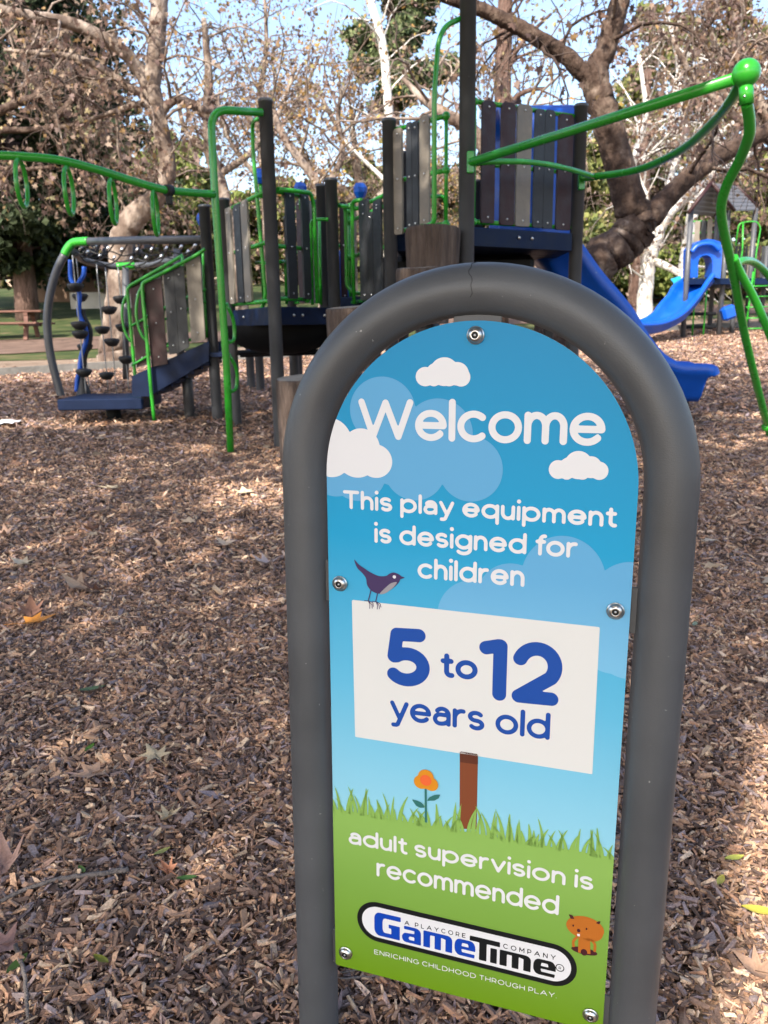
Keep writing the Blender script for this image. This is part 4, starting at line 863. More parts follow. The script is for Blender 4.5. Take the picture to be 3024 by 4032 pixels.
c = at(*q4(545, 1200), 11.7); b = MB(); b.lathe((c[0], c[1], gz(11.7)), [(.13, -.02), (.10, .06), (.05, .22), (.03, .30), (.0001, .30)], 16); b.build('pole_foot', M['black'], ar)
# ---- slide of the right tower
def slide(rim, D0, width, parent, hs=1.0, name='slide', axis=(0, 1, 0), taper=14):
    S = np.array([(-.05, -.03), (-.02, .012), (.03, .012), (.06, -.04), (.09, -.17), (.15, -.23), (.50, -.23), (.56, -.17), (.59, -.04), (.62, .012), (.67, .012), (.70, -.03), (.69, -.09), (.645, -.11), (.625, -.27), (.54, -.33), (.11, -.33), (.025, -.27), (.005, -.11), (-.04, -.09)])*[width/.65, hs]
    P = spl(rim, 7); T = np.gradient(P, axis=0); T[:, 1] = 0; T /= np.linalg.norm(T, axis=1)[:, None]
    Nn = np.stack([-T[:, 2], 0*T[:, 0], T[:, 0]], -1); n = len(S); w_ = np.ones(len(P)); w_[-taper:] = 1-.38*np.linspace(0, 1, taper)**2.4; v = (P[:, None]+S[None, :, :1]*np.array(axis)+S[None, :, 1:]*w_[:, None, None]*Nn[:, None]).reshape(-1, 3)
    m = len(P); i = np.arange(m-1)[:, None]*n; j = np.arange(n)[None]; j2 = (j+1) % n; b = MB()
    b.add(v, np.stack([i+j, i+j2, i+n+j2, i+n+j], -1).reshape(-1, 4)[:, ::-1], 0, None, True)
    b.polys(v[-n:], [list(range(n))[::-1]], 0); b.polys(v[:n], [list(range(n))], 0)
    o = b.build(name, M['blue'], parent); return o
rim = [at(x, y, 8.9) for x, y in ((1205, 470), (1235, 502), (1258, 532), (1297, 587), (1339, 636), (1368, 673), (1392, 714), (1421, 754), (1445, 775), (1473, 786), (1510, 788), (1532, 789), (1546, 794), (1552, 806))]
sl_o = slide(rim, 8.9, .62, play, 1.25)
b = MB(); ex = at(1484, 860, 9.1); b.tube([(ex[0], 9.2, gz(9.2)-.1), (ex[0], 9.2, ex[2]+.2)], .06, 16); b.build('slide_foot', M['under'], sl_o)
def hood(x0, x1, yc, hw, z0, z1_, parent):      # arched tunnel along X
    b = MB(); prof = []
    for r in (1., .82): prof.append([(-hw*r, z0)]+[(-hw*r*math.cos(a) if 0 else hw*r*-math.cos(a), z1_-hw*.55+hw*.55*math.sin(a)-(1-r)*.3) for a in np.linspace(0, PI, 17)]+[(hw*r, z0)])
    n = 19; v = []
    for xx in (x0, x1):
        for pr in prof: v += [(xx, yc+a, z) for a, z in pr]
    fs = []
    for i in range(n-1): fs += [[i, 2*n+i, 2*n+i+1, i+1], [n+i, n+i+1, 3*n+i+1, 3*n+i], [i, i+1, n+i+1, n+i], [2*n+i, 3*n+i, 3*n+i+1, 2*n+i+1]]
    b.polys(np.array(v), fs, 0, True); return b.build('slide_hood', M['blue'], parent)
hx0, hx1 = at(1078, 350, 8.9)[0], at(1238, 350, 8.9)[0]
hood(hx0, hx1, 9.2, .42, zT2, at(1180, 232, 9.2)[2], sl_o)
# ------------------------------------------------------------------ the second play structure far behind on the right
FD = 20.
far = thing('play_structure', 'distant play tower with a peaked slat roof and curved blue slide near the right edge', 'play structure', (float(at(1500, 700, FD)[0]), FD, float(gz(FD))))
def fpost(xt, yt, xb, yb, D, r=.062):
    p = at(*q6((xt+xb)/2, (yt+yb)/2), D); zt = at(*q6(xt, yt), D)[2]; b = MB(); b.tube([(p[0], D, gz(D)-.2), (p[0], D, zt)], r, 14); b.build('post', M['post'], far); return np.array([p[0], D, zt])
f1 = fpost(1040, 50, 955, 1105, 20.); f2 = fpost(1330, 60, 1258, 1105, 20.5); f3 = fpost(1545, 50, 1500, 900, 22.); f4 = fpost(1240, 100, 1185, 1080, 22.); f5 = fpost(1400, 700, 1350, 1080, 21.); f6 = fpost(1640, 350, 1620, 900, 23)
rf = MB(); rd = [at(*q3(1290, 1192), 20.), at(*q3(1452, 1212), 22.)]; el = [at(*q3(1138, 1392), 19.8), at(*q3(1300, 1412), 21.8)]; er = [at(*q3(1440, 1375), 20.2), at(*q3(1604, 1368), 22.2)]
pk = at(*q3(1370, 1195), 21.)
def slats(p0, p1, e0, e1, n=7):
    for k in range(n):
        t0, t1 = k/n+.01, (k+.78)/n; 
        a, b_ = p0+(e0-p0)*t0, p1+(e1-p1)*t0; c_, d_ = p1+(e1-p1)*t1, p0+(e0-p0)*t1; nn = np.array([0, 0, .035]); v = [a, b_, c_, d_, a-nn, b_-nn, c_-nn, d_-nn]
        rf.polys(np.array(v), [[0, 1, 2, 3], [7, 6, 5, 4], [0, 4, 5, 1], [1, 5, 6, 2], [2, 6, 7, 3], [3, 7, 4, 0]], 0)
slats(rd[0], rd[1], el[0], el[1]); slats(rd[0], rd[1], er[0], er[1])
ro = rf.build('roof', M['roofslat'], far)
b = MB()
for e in (el, er):
    for k in (0, 1): b.tube([rd[k], e[k]], .045, 8)
b.build('roof_rafter', M['maroon'], ro)
for k, (xl, yt) in enumerate(((1065, 145), (1118, 140), (1168, 135))):
    l, r_ = at(*q6(xl, yt), 21.2), at(*q6(xl+42, yt), 21.2); zb = at(*q6(xl, 335), 21.2)[2]; b = MB(); b.box(((l[0]+r_[0])/2, 21.2, (l[2]+zb)/2), r_[0]-l[0], .03, l[2]-zb, bev=.006); b.build('plank', M['dark' if k == 1 else 'beige'], far)
for k in range(9):
    x = 1395+k*27; l, r_ = at(*q6(x, 350), 22.5), at(*q6(x+20, 350), 22.5); zb = at(*q6(x-20, 610), 22.5)[2]; b = MB(); b.box(((l[0]+r_[0])/2, 22.5, (l[2]+zb)/2), r_[0]-l[0], .03, l[2]-zb, bev=.006); b.build('plank', M[('dark', 'dark', 'maroon', 'dark', 'beige')[k % 5]], far)
for y in (150, 245, 325): tube([at(*q6(1045, y), 21.25), at(*q6(1215, y-8), 21.25)], .02, 'guard_rail', far, 'green', 8)
dk = at(*q6(1200, 622), 20.6); deck('deck', [(f1[0], 19.95), (at(*q6(1700, 640), 21)[0], 20.6), (at(*q6(1700, 640), 23)[0], 23), (f4[0]-.8, 22.2)], dk[2], .14, far)
tube(fillet([at(*q6(*p), 20.4) for p in ((1395, 350), (1420, 165), (1500, 150), (1570, 150), (1600, 200), (1560, 420), (1535, 800))], .12), .016, 'hand_loop', far, 'green', 8)
tube(fillet([at(*q6(*p), 21.) for p in ((1455, 160), (1450, 400), (1400, 620))], .1), .02, 'hand_loop', far, 'green', 8)
for y in (680, 765, 850, 940, 1025): tube([at(*q6(1480, y), 20.3), at(*q6(1660, y-5), 20.3)], .015, 'ladder_rung', far, 'green', 8)
for x0, x1 in ((1540, 1470), (1170, 1130), (1075, 1040)): tube([at(*q6(x0, 560), 20.4), at(*q6(x1, 1080), 20.4)], .022, 'ladder_rail', far, 'green', 8)
for y in (905, 1010): b = MB(); c = at(*q6(1095, y), 20.6); b.box(c, .75, .35, .08, bev=.02); b.build('step', M['under'], far)
c = at(*q6(1332, 895), 20.4); b = MB(); b.box(c, .34, .3, .34, X=(.94, 0, .34), Z=(-.34, 0, .94), bev=.06); b.build('bongo_seat', M['blue'], far)
frim = [at(*q6(x, y), d) for x, y, d in ((1205, 575, 20.0), (1165, 630, 19.9), (1120, 700, 19.7), (1070, 770, 19.5), (1000, 850, 19.2), (930, 905, 19.), (850, 945, 18.8), (770, 968, 18.6), (690, 975, 18.4), (610, 976, 18.2))]
P = spl(frim, 6); T = np.gradient(P, axis=0); T /= np.linalg.norm(T, axis=1)[:, None]; side = np.cross(T, (0, 0, 1.)); side /= np.linalg.norm(side, axis=1)[:, None]; side *= np.sign(side[:, 1:2]); up = np.cross(side, T); up *= np.sign(up[:, 2:3])
S = np.array([(-.05, -.03), (-.02, .012), (.03, .012), (.06, -.04), (.09, -.15), (.15, -.2), (.50, -.2), (.56, -.15), (.59, -.04), (.62, .012), (.67, .012), (.70, -.03), (.69, -.09), (.645, -.11), (.625, -.24), (.54, -.28), (.11, -.28), (.025, -.24), (.005, -.11), (-.04, -.09)])*[1.2, .95]
v = (P[:, None]+S[None, :, :1]*side[:, None]+S[None, :, 1:]*up[:, None]).reshape(-1, 3); n = len(S); m = len(P); i = np.arange(m-1)[:, None]*n; j = np.arange(n)[None]; j2 = (j+1) % n
b = MB(); b.add(v, np.stack([i+j, i+j2, i+n+j2, i+n+j], -1).reshape(-1, 4), 0, None, True); b.polys(v[-n:], [list(range(n))], 0); fsl = b.build('slide', M['blue'], far)
# slide hood: an arch-shaped shell with an opening
hp = lambda x, y, d: at(*q6(x, y), d)
outer = [(1025, 610), (1028, 480), (1030, 370), (1060, 335), (1110, 305), (1160, 292), (1220, 298), (1270, 315), (1285, 380), (1280, 480), (1270, 615)]
inner = [(1085, 605), (1088, 540), (1090, 480), (1100, 450), (1120, 432), (1150, 424), (1175, 428), (1195, 445), (1205, 480), (1205, 540), (1200, 600)]
b = MB(); n = len(outer); v = [hp(x, y, 20.0) for x, y in outer]+[hp(x, y, 20.05) for x, y in inner]+[hp(x, y, 20.0)+[0, .5, 0] for x, y in outer]+[hp(x, y, 20.05)+[0, .45, 0] for x, y in inner]
fs = []
for i in range(n-1): fs += [[i, n+i, n+i+1, i+1], [i, i+1, 2*n+i+1, 2*n+i], [n+i, 3*n+i, 3*n+i+1, n+i+1], [2*n+i, 2*n+i+1, 3*n+i+1, 3*n+i]]
b.polys(np.array(v), fs, 0)
cr = spl([hp(x, y, 19.9) for x, y in ((1035, 400), (1080, 350), (1150, 330), (1215, 340), (1262, 385))], 5); b.tube(cr, .055, 12, 0); b.build('slide_hood', M['blue'], fsl)
b = MB(); tri = [hp(865, 620, 21), hp(950, 590, 21), hp(948, 735, 21)]; v = tri+[p+np.array([0, .05, 0]) for p in tri]; b.polys(np.array(v), [[2, 1, 0], [3, 4, 5], [0, 1, 4, 3], [1, 2, 5, 4], [2, 0, 3, 5]], 0); b.build('shade_panel', M['aqua'], far)
# ------------------------------------------------------------------ trees
def unit(v): return v/(np.linalg.norm(v)+1e-12)
STAR = np.array([(0, -.15), (.10, .02), (.46, -.05), (.28, .22), (.50, .50), (.20, .46), (0, .95), (-.20, .46), (-.50, .50), (-.28, .22), (-.46, -.05), (-.10, .02)])   # lobed sycamore leaf
def leaves(b, C, size, cols, star=False, mat=0, hang=.5, rg=rng):
    n = len(C)
    if not n: return
    C = np.asarray(C, float); s = size*rg.uniform(.55, 1.25, n)
    A = rg.normal(0, 1, (n, 3)); A[:, 2] -= hang*1.6; A /= np.linalg.norm(A, axis=1)[:, None]
    B = rg.normal(0, 1, (n, 3)); B -= A*(A*B).sum(1)[:, None]; B /= np.linalg.norm(B, axis=1)[:, None]; N = np.cross(A, B)
    tpl = STAR if star else np.array([(-.10, 0), (.42, .42), (0, 1.0), (-.42, .42)])
    if not star: tpl = np.array([(0, -.1), (.40, .38), (0, .95), (-.40, .38)])
    k = len(tpl); cur = rg.uniform(-.5, .5, n)
    q = C[:, None]+s[:, None, None]*(tpl[None, :, :1]*B[:, None]+tpl[None, :, 1:]*A[:, None]+(np.abs(tpl[None, :, :1])*cur[:, None, None]*1.0+.25*cur[:, None, None]*tpl[None, :, 1:]**2)*N[:, None])
    cols = np.asarray(cols, float); t = cols[rg.integers(0, len(cols), n)]*rg.uniform(.65, 1.3, (n, 1))
    base = (np.arange(n)*k)[:, None]
    if star:
        b.add(q.reshape(-1, 3), (base[:, :, None]+np.array([[(0, 1, 2, 3), (0, 3, 4, 5), (0, 5, 6, 7), (0, 7, 8, 9), (0, 9, 10, 11)]])).reshape(-1, 4), mat, np.repeat(t, k, 0))
    else: b.add(q.reshape(-1, 3), base+np.arange(4)[None], mat, np.repeat(t, k, 0))
BROWN = [(.19, .115, .085), (.25, .16, .115), (.14, .085, .065), (.32, .22, .16), (.22, .155, .125), (.27, .17, .075), (.115, .07, .055), (.24, .165, .145)]
TAN = [(.34, .255, .19), (.28, .20, .15), (.37, .27, .19), (.22, .155, .12), (.36, .29, .15), (.25, .23, .13), (.19, .13, .105), (.30, .225, .20)]
GOLD = [(.38, .22, .07), (.42, .29, .08), (.30, .17, .075), (.24, .15, .09), (.30, .26, .10)]
OLIVE = [(.10, .12, .035), (.16, .18, .05), (.22, .23, .07), (.07, .09, .03), (.26, .24, .09)]
PINE = [(.035, .055, .024), (.06, .085, .033), (.022, .036, .018), (.09, .11, .045)]
def tree(label, limbs, bark, twigm, cols, leaf=.12, n1=14, n2=7, nl=13.5, L1=(1.2, 2.6), droop=.5, star=False, group=None, name='sycamore_tree', cat='tree', up=.35, seed=1, r1=.03, tubes=(8, 4, 3), keep=None, extra=None, spread=.16, lo=None):
    rg = np.random.default_rng(seed); g = limbs[0]; base = at(*g[0][:3]); base[2] = gz(base[1])
    t = thing(name, label, cat, base, group); tb = MB(); cb = MB(); C = []
    for L in limbs:
        P = np.array([[*at(p[0], p[1], p[2]), p[3]] for p in L]); 
        if L is limbs[0]: P[0, 2] = gz(P[0, 1])-.15
        P = spl(P, 6); P[:, :3] += rg.normal(0, 1, (len(P), 3))*P[:, 3:]*.05; tb.tube(P[:, :3], np.maximum(P[:, 3], .006), 14 if P[0, 3] > .08 else tubes[0])
        L_ = [(P, 0)]
        seg = np.linalg.norm(np.diff(P[:, :3], axis=0), axis=1).sum()
        m = max(2, int(n1*seg/4)); lo_ = lo[limbs.index(L)] if lo else (.32 if L is limbs[0] else .12)
        for k in range(m if lo_ < 1 else 0):
            s = rg.uniform(min(lo_, 1), 1)**(.8 if not lo else 1); i = min(len(P)-2, int(s*(len(P)-1))); p0 = P[i, :3]; T = unit(P[i+1, :3]-P[i, :3]); d = rg.normal(0, 1, 3); d -= T*(d@T); d = unit(unit(d)+T*rg.uniform(.2, .9)+np.array([0, 0, up]))
            l1 = rg.uniform(*L1); r = min(P[i, 3]*.6, r1*l1*.6+.006); Q = [p0]; dd = d.copy(); 
            for q in range(7):
                dd = unit(dd+rg.normal(0, .22, 3)+np.array([0, 0, -droop*.16*(q/3)])); Q.append(Q[-1]+dd*l1/7)
            Q = np.array(Q); tb.tube(Q, np.linspace(r, .006, 8), tubes[1] if r < .05 else tubes[1]+2, caps=False)
            for k2 in range(n2):
                s2 = rg.uniform(.2, 1); i2 = min(6, int(s2*7)); p1 = Q[i2]+(Q[i2+1]-Q[i2])*(s2*7-i2 if s2 < 1 else 1); T2 = unit(Q[i2+1]-Q[i2]); d2 = unit(rg.normal(0, .8, 3)+T2*.7+np.array([0, 0, .1-.3*droop]))
                l2 = l1*rg.uniform(.22, .5); R = [p1]; 
                for q in range(4): d2 = unit(d2+rg.normal(0, .22, 3)+np.array([0, 0, -droop*.28*q])); R.append(R[-1]+d2*l2/4)
                R = np.array(R); cb.tube(R, np.linspace(.0075, .0028, 5), tubes[2], caps=False, mat=1)
                if nl:
                    w = rg.uniform(.2, 1.02, rg.poisson(nl)); ii = np.minimum(3, (w*4).astype(int)); C.append(R[ii]+(R[ii+1]-R[ii])*(w*4-ii)[:, None]+rg.normal(0, spread, (len(w), 3)))
    tb.build('trunk', bark, t)
    if C:
        C = np.concatenate(C)
        if keep is not None: C = C[keep(C)]
        leaves(cb, C, leaf, cols, star, 0, .6, rg)
    if cb.n: cb.build('crown', [M['leaf'], twigm], t, True)
    return t
def q1(x, y): return (x/1.659/K, y/1.659/K)
# the big dark sycamore leaning behind the tower
D = 10.6
tree('large dark mottled sycamore leaning behind the right tower with forked limbs',
     [[(1140, 900, D, .34), (1185, 760, D, .30), (1240, 640, D, .29), (1300, 560, D, .265), (1352, 520, D, .25), (1378, 490, D, .27)],
      [(1378, 495, D, .24), (1366, 455, D, .215), (1343, 380, D, .19), (1322, 300, D, .18), (1302, 238, D, .175), (1287, 185, D, .165), (1292, 140, D, .14), (1309, 108, D, .125), (1326, 50, D, .12), (1340, -10, D, .115), (1352, -110, D, .10), (1360, -220, D, .08)],
      [(1287, 180, D, .12), (1262, 160, D, .11), (1226, 124, D, .10), (1176, 92, D, .095), (1125, 62, D, .09), (1080, 40, D, .085), (1030, 16, D, .08), (965, -8, D, .075), (880, -40, D, .06)],
      [(1380, 492, D, .17), (1404, 470, D, .15), (1441, 427, D+.1, .13), (1490, 382, D+.2, .12), (1550, 338, D+.3, .11), (1610, 308, D+.4, .10), (1680, 270, D+.5, .09), (1780, 220, D+.6, .06)]],
     M['bark_dark'], M['twigdark'], BROWN, .10, 12, 9, 3.2, (.9, 2.4), 1.3, True, seed=3, up=.1, r1=.022,
     keep=lambda C: (C[:, 2] > 3.2), lo=(1.1, .62, .2, .4))
# the pale sycamore on the left with a crooked trunk
D = 17.
tree('pale mottled sycamore with a crooked trunk behind the rope net climber',
     [[(243, 770, D, .36), (247, 740, D, .29), (252, 680, D, .25), (258, 600, D, .23), (263, 520, D, .24), (285, 475, D, .24), (330, 432, D, .20), (356, 400, D, .165), (362, 350, D, .16), (350, 290, D, .16), (338, 230, D, .17), (326, 190, D, .18)],
      [(326, 192, D, .17), (334, 130, D, .165), (341, 60, D, .165), (345, -10, D, .16), (350, -120, D, .14), (350, -260, D, .1)],
      [(322, 190, D, .14), (300, 150, D, .13), (262, 108, D-.2, .125), (215, 78, D-.4, .12), (150, 50, D-.6, .11), (80, 38, D-.8, .10), (0, 20, D-1., .08), (-80, -10, D-1.2, .06)],
      [(318, 205, D, .09), (282, 190, D, .08), (240, 160, D, .075), (195, 135, D, .065), (140, 120, D, .055), (75, 114, D, .05), (10, 108, D, .03)],
      [(346, 250, D, .09), (365, 224, D, .085), (392, 214, D, .08), (425, 232, D+.1, .075), (452, 240, D+.3, .06), (500, 225, D+.6, .04)],
      [(338, 235, D, .07), (300, 225, D, .06), (250, 240, D, .05), (190, 260, D, .04)]],
     M['bark_mid'], M['twigdark'], BROWN+TAN[:3], .115, 12, 10, 4.2, (1.2, 2.8), .8, True, seed=5, up=.15, r1=.02, keep=lambda C: (C[:, 2] > 2.8))
WG = 'sycamores standing beyond the playground'
def syc(label, limbs, seed, bark='bark_white', cols=TAN, twig='twig', **k):
    o = dict(leaf=.125, n1=9, n2=7, nl=10.5, L1=(1.6, 3.6), droop=.6, seed=seed, group=WG, r1=.02, up=.2); o.update(k)
    return tree(label, limbs, M[bark], M[twig], cols, **o)
syc('white trunked sycamore standing left of the distant play tower', [[(1392, 700, 25, .28), (1393, 660, 25, .24), (1397, 600, 25, .22), (1404, 555, 25, .21), (1418, 520, 25, .2)], [(1418, 522, 25, .16), (1440, 470, 25, .14), (1490, 420, 25, .12), (1560, 370, 25.5, .1), (1640, 320, 26, .07)], [(1410, 540, 25, .13), (1405, 480, 25, .12), (1390, 420, 25, .11), (1370, 350, 25, .10), (1395, 250, 25, .08), (1380, 120, 25, .05)], [(1404, 560, 25, .12), (1450, 580, 24.5, .1), (1490, 610, 24, .07)], [(1440, 470, 25, .1), (1450, 380, 25, .09), (1480, 290, 25.5, .08), (1470, 180, 26, .06), (1500, 60, 26, .04)]], 11, nl=6.0)
syc('reddish brown trunk rising behind the tall grey post', [[(1078, 640, 24, .30), (1080, 430, 24, .27), (1084, 250, 24, .24), (1088, 100, 24, .22), (1094, -60, 24, .18)], [(1086, 160, 24, .08), (1130, 90, 24, .06), (1190, 30, 24.5, .04)], [(1084, 240, 24, .08), (1130, 200, 24, .07), (1180, 190, 24, .04)]], 12, 'bark_red', nl=3.0)
syc('brown limbed sycamore leaning behind the central tower', [[(1190, 700, 19, .30), (1160, 560, 19, .26), (1118, 450, 19, .22), (1085, 380, 19, .2), (1050, 320, 19, .18), (1010, 275, 19, .16), (960, 245, 19, .13), (915, 215, 19.3, .09), (870, 170, 19.5, .05)], [(1085, 380, 19, .1), (1120, 300, 19.4, .08), (1140, 230, 20, .05)]], 13, 'bark_mid', cols=TAN+GOLD, nl=3.8)
syc('bare white limb sycamore in front of the tall pine', [[(842, 690, 30, .30), (845, 420, 30, .2), (840, 260, 30, .16), (836, 195, 30, .155), (830, 120, 30, .15), (815, 50, 30, .14), (797, 0, 30, .13), (780, -60, 30, .1)], [(842, 380, 30, .09), (880, 320, 30, .07), (905, 270, 30, .05)], [(842, 400, 30, .09), (790, 350, 30, .07), (740, 300, 30, .05)]], 14, nl=1.8, n1=4, cols=TAN+GOLD)
syc('forked pale sycamore behind the middle of the play structure', [[(706, 690, 23, .26), (704, 560, 23, .22), (700, 450, 23, .2), (698, 420, 23, .19)], [(698, 425, 23, .15), (672, 375, 23, .13), (640, 335, 23, .11), (610, 290, 23.3, .1), (590, 240, 23.6, .08), (560, 190, 24, .05)], [(700, 425, 23, .12), (718, 385, 23, .1), (740, 330, 23.3, .08), (730, 250, 23.6, .06), (745, 170, 24, .04)]], 15, 'bark_mid', cols=BROWN+GOLD, nl=12.0)
syc('grey sycamore with arching boughs above the climbing net', [[(520, 720, 27, .34), (505, 560, 27, .28), (480, 420, 27, .24), (455, 330, 27, .2), (448, 250, 27, .16), (450, 160, 27, .13), (440, 40, 27, .08)], [(452, 290, 27, .12), (455, 255, 27, .11), (480, 235, 27, .1), (520, 240, 27, .09), (560, 275, 27, .06)], [(470, 380, 27, .12), (540, 330, 27, .1), (600, 250, 27.5, .08), (640, 140, 28, .05)], [(460, 340, 27, .1), (400, 280, 27, .08), (380, 180, 27, .05)]], 16, 'bark_mid', nl=9.0, cols=TAN)
syc('leafless white sycamore boughs right of the leaning tree', [[(1475, 690, 31, .28), (1480, 560, 31, .22), (1500, 430, 31, .2), (1490, 330, 31, .16), (1450, 260, 31, .12), (1465, 150, 31, .08), (1440, 30, 31, .05)], [(1500, 430, 31, .14), (1560, 340, 31, .11), (1540, 250, 31, .09), (1580, 150, 31, .07), (1600, 20, 31, .05)], [(1495, 380, 31, .11), (1420, 330, 31, .09), (1380, 260, 31, .06)], [(1540, 300, 31, .1), (1620, 230, 31, .08), (1660, 120, 31, .05)]], 17, nl=7.5, cols=BROWN, droop=1.2)
syc('tan leaved sycamore filling the gap between the towers', [[(800, 690, 33, .36), (795, 560, 33, .28), (780, 440, 33, .22), (770, 340, 33, .15), (762, 280, 33, .10), (756, 220, 33, .06)], [(785, 460, 33, .14), (850, 390, 33, .11), (900, 330, 33, .08)], [(780, 440, 33, .14), (700, 380, 33, .11), (640, 320, 33, .08)], [(772, 350, 33, .12), (720, 260, 33, .09), (680, 180, 33, .06)]], 18, 'bark_mid', nl=13.5, cols=TAN+BROWN)
syc('golden leaved sycamore low behind the plank bridge', [[(940, 690, 36, .32), (935, 600, 36, .26), (925, 500, 36, .2), (905, 420, 36, .14), (880, 340, 36, .08)], [(930, 560, 36, .14), (990, 480, 36, .11), (1040, 410, 36, .07)], [(928, 540, 36, .13), (860, 480, 36, .1), (800, 440, 36, .06)]], 19, 'bark_mid', nl=22.5, cols=GOLD+TAN)
syc('drooping brown leaved sycamore beyond the green ball', [[(1830, 700, 22, .34), (1810, 560, 22, .28), (1770, 420, 22, .22), (1690, 300, 22, .18), (1600, 150, 22, .14), (1590, -10, 22, .1)], [(1700, 330, 22, .12), (1600, 260, 22, .1), (1500, 170, 22, .08), (1450, 80, 22, .05)], [(1690, 310, 22, .12), (1680, 200, 22, .1), (1700, 80, 22, .06)], [(1605, 200, 22, .1), (1550, 110, 22, .08), (1520, 10, 22, .05)]], 20, 'bark_mid', nl=9.0, n2=11, cols=BROWN, droop=1.5, star=False)
syc('brown leaved sycamore with low boughs by the dark pines', [[(-190, 720, 21, .26), (-180, 560, 21, .22), (-150, 400, 21, .18), (-80, 290, 21, .14), (20, 230, 21, .10), (110, 200, 21, .07)], [(-160, 430, 21, .1), (-60, 400, 21, .08), (40, 370, 21, .06), (120, 360, 21, .04)], [(-60, 280, 21, .1), (60, 280, 21, .07), (170, 270, 21, .05), (240, 250, 21, .03)], [(118, 240, 21, .09), (60, 160, 21, .07), (10, 120, 21, .05)], [(115, 260, 21, .09), (190, 180, 21, .07), (240, 110, 21, .05)]], 21, 'bark_dark', nl=4.8, n2=9, cols=BROWN+TAN, droop=.9, star=True, leaf=.15, twig='twigdark')
syc('slender sycamore with scattered leaves left of the green hoop', [[(585, 700, 38, .30), (580, 520, 38, .24), (570, 380, 38, .2), (560, 240, 38, .15), (575, 100, 38, .1), (570, -30, 38, .06)], [(572, 400, 38, .12), (500, 310, 38, .1), (460, 200, 38, .06)], [(565, 320, 38, .12), (640, 230, 38, .09), (690, 120, 38, .06)]], 22, 'bark_mid', nl=7.5, cols=TAN+BROWN)
# evergreens: clumps of needle-like leaves on whorled boughs
def pine(label, px, py, D, top, wid, seed, cols=PINE, gap=.25, n=26, leaf=.22, group=None, lo=.18, per=230, cat='tree', name='pine_tree', trunk_r=.4, flare=0):
    rg = np.random.default_rng(seed); base = at(px, py, D); base[2] = gz(D); topz = at(px, top, D)[2]; Hh = topz-base[2]; t = thing(name, label, cat, base, group)
    tb = MB(); zz = np.linspace(0, 1, 14); P = np.array([[base[0]+.15*math.sin(z*5+seed), D, base[2]-.2+z*Hh] for z in zz]); tb.tube(P, trunk_r*(1-zz*.9), 12); cb = MB(); C = []
    for k in range(n):
        s = rg.uniform(lo, .98); z = base[2]+s*Hh; a = rg.uniform(0, 2*PI); L = wid*(1-.65*max(0, (s-.35)/.65)**1.3)*rg.uniform(.55, 1.1)*(min(1, .05+2.4*s) if flare else 1)
        d = np.array([math.cos(a), math.sin(a), rg.uniform(-.05, .3)]); Q = np.array([[base[0], D, z]+d*L*u+np.array([0, 0, .18*L*u*u]) for u in np.linspace(0, 1, 6)]); tb.tube(Q, np.linspace(.09, .015, 6), 5, caps=False)
        for c in range(5):
            u = rg.uniform(.35, 1.05); cc = Q[0]+(Q[-1]-Q[0])*u+rg.normal(0, .25, 3); m = int(per*rg.uniform(.5, 1.2)); g = rg.normal(0, 1, (m, 3)); g /= np.linalg.norm(g, axis=1)[:, None]; C.append(cc+g*(rg.uniform(.2, 1, (m, 1))**.6)*np.array([.9, .9, .5])*L*.30)
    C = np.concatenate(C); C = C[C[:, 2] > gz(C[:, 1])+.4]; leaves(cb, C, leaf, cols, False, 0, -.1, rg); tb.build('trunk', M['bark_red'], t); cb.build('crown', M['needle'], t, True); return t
pine('tall pine with gaps in its crown above the middle of the playground', 853, 690, 42, -190, 2.9, 31, [(.10, .14, .06), (.16, .20, .085), (.20, .23, .11), (.06, .085, .04)], n=44, leaf=.28, lo=.50, per=260)
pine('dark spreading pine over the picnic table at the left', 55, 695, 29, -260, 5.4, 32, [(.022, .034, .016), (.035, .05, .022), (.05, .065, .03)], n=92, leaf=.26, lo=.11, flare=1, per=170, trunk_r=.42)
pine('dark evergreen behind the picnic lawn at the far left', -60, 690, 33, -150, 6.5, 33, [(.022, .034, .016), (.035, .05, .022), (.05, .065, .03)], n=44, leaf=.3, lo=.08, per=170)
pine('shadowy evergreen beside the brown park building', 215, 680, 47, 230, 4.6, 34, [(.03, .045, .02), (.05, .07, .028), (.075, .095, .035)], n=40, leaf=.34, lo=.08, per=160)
OG = 'leafy evergreens along the far edge of the park'
for i, (lab, px, D, top, wd, cols) in enumerate([
        ('rounded yellow green tree beyond the crooked sycamore', 418, 56, 310, 4.0, [(.20, .24, .06), (.28, .30, .09), (.14, .18, .05)]),
        ('olive tree crown low behind the net climber', 330, 50, 430, 4.2, OLIVE), ('grey green tree far behind the stair planks', 520, 58, 420, 4.5, OLIVE),
        ('dull olive tree behind the plank bridge', 650, 58, 400, 5.0, OLIVE+TAN[:2]), ('brownish olive tree behind the log steps', 930, 55, 360, 5.0, OLIVE+TAN[:3]),
        ('tall olive tree right of the leaning sycamore', 1400, 52, 20, 4.6, OLIVE[:3]), ('olive green tree left of the blue slide', 1240, 45, 330, 4.0, OLIVE), ('tall olive evergreen above the distant tower', 1530, 54, 0, 4.6, OLIVE+BROWN[:2]),
        ('olive tree at the right edge of the park', 1680, 50, 60, 5.0, OLIVE+BROWN[:3]), ('broad olive tree behind the tall grey post', 1100, 56, 330, 5.2, OLIVE+TAN[:3]), ('olive tree behind the golden sycamore', 790, 60, 380, 5.0, OLIVE+TAN[:2]), ('brownish tree between the sycamore and the far tower', 1330, 60, 250, 5., OLIVE+TAN)]):
    pine(lab, px, 660, D, top, wd, 50+i, cols, n=30, leaf=.40, lo=.12, per=110, group=OG, name='evergreen_tree', trunk_r=.3)
HG = 'shrubs along the screened fence'
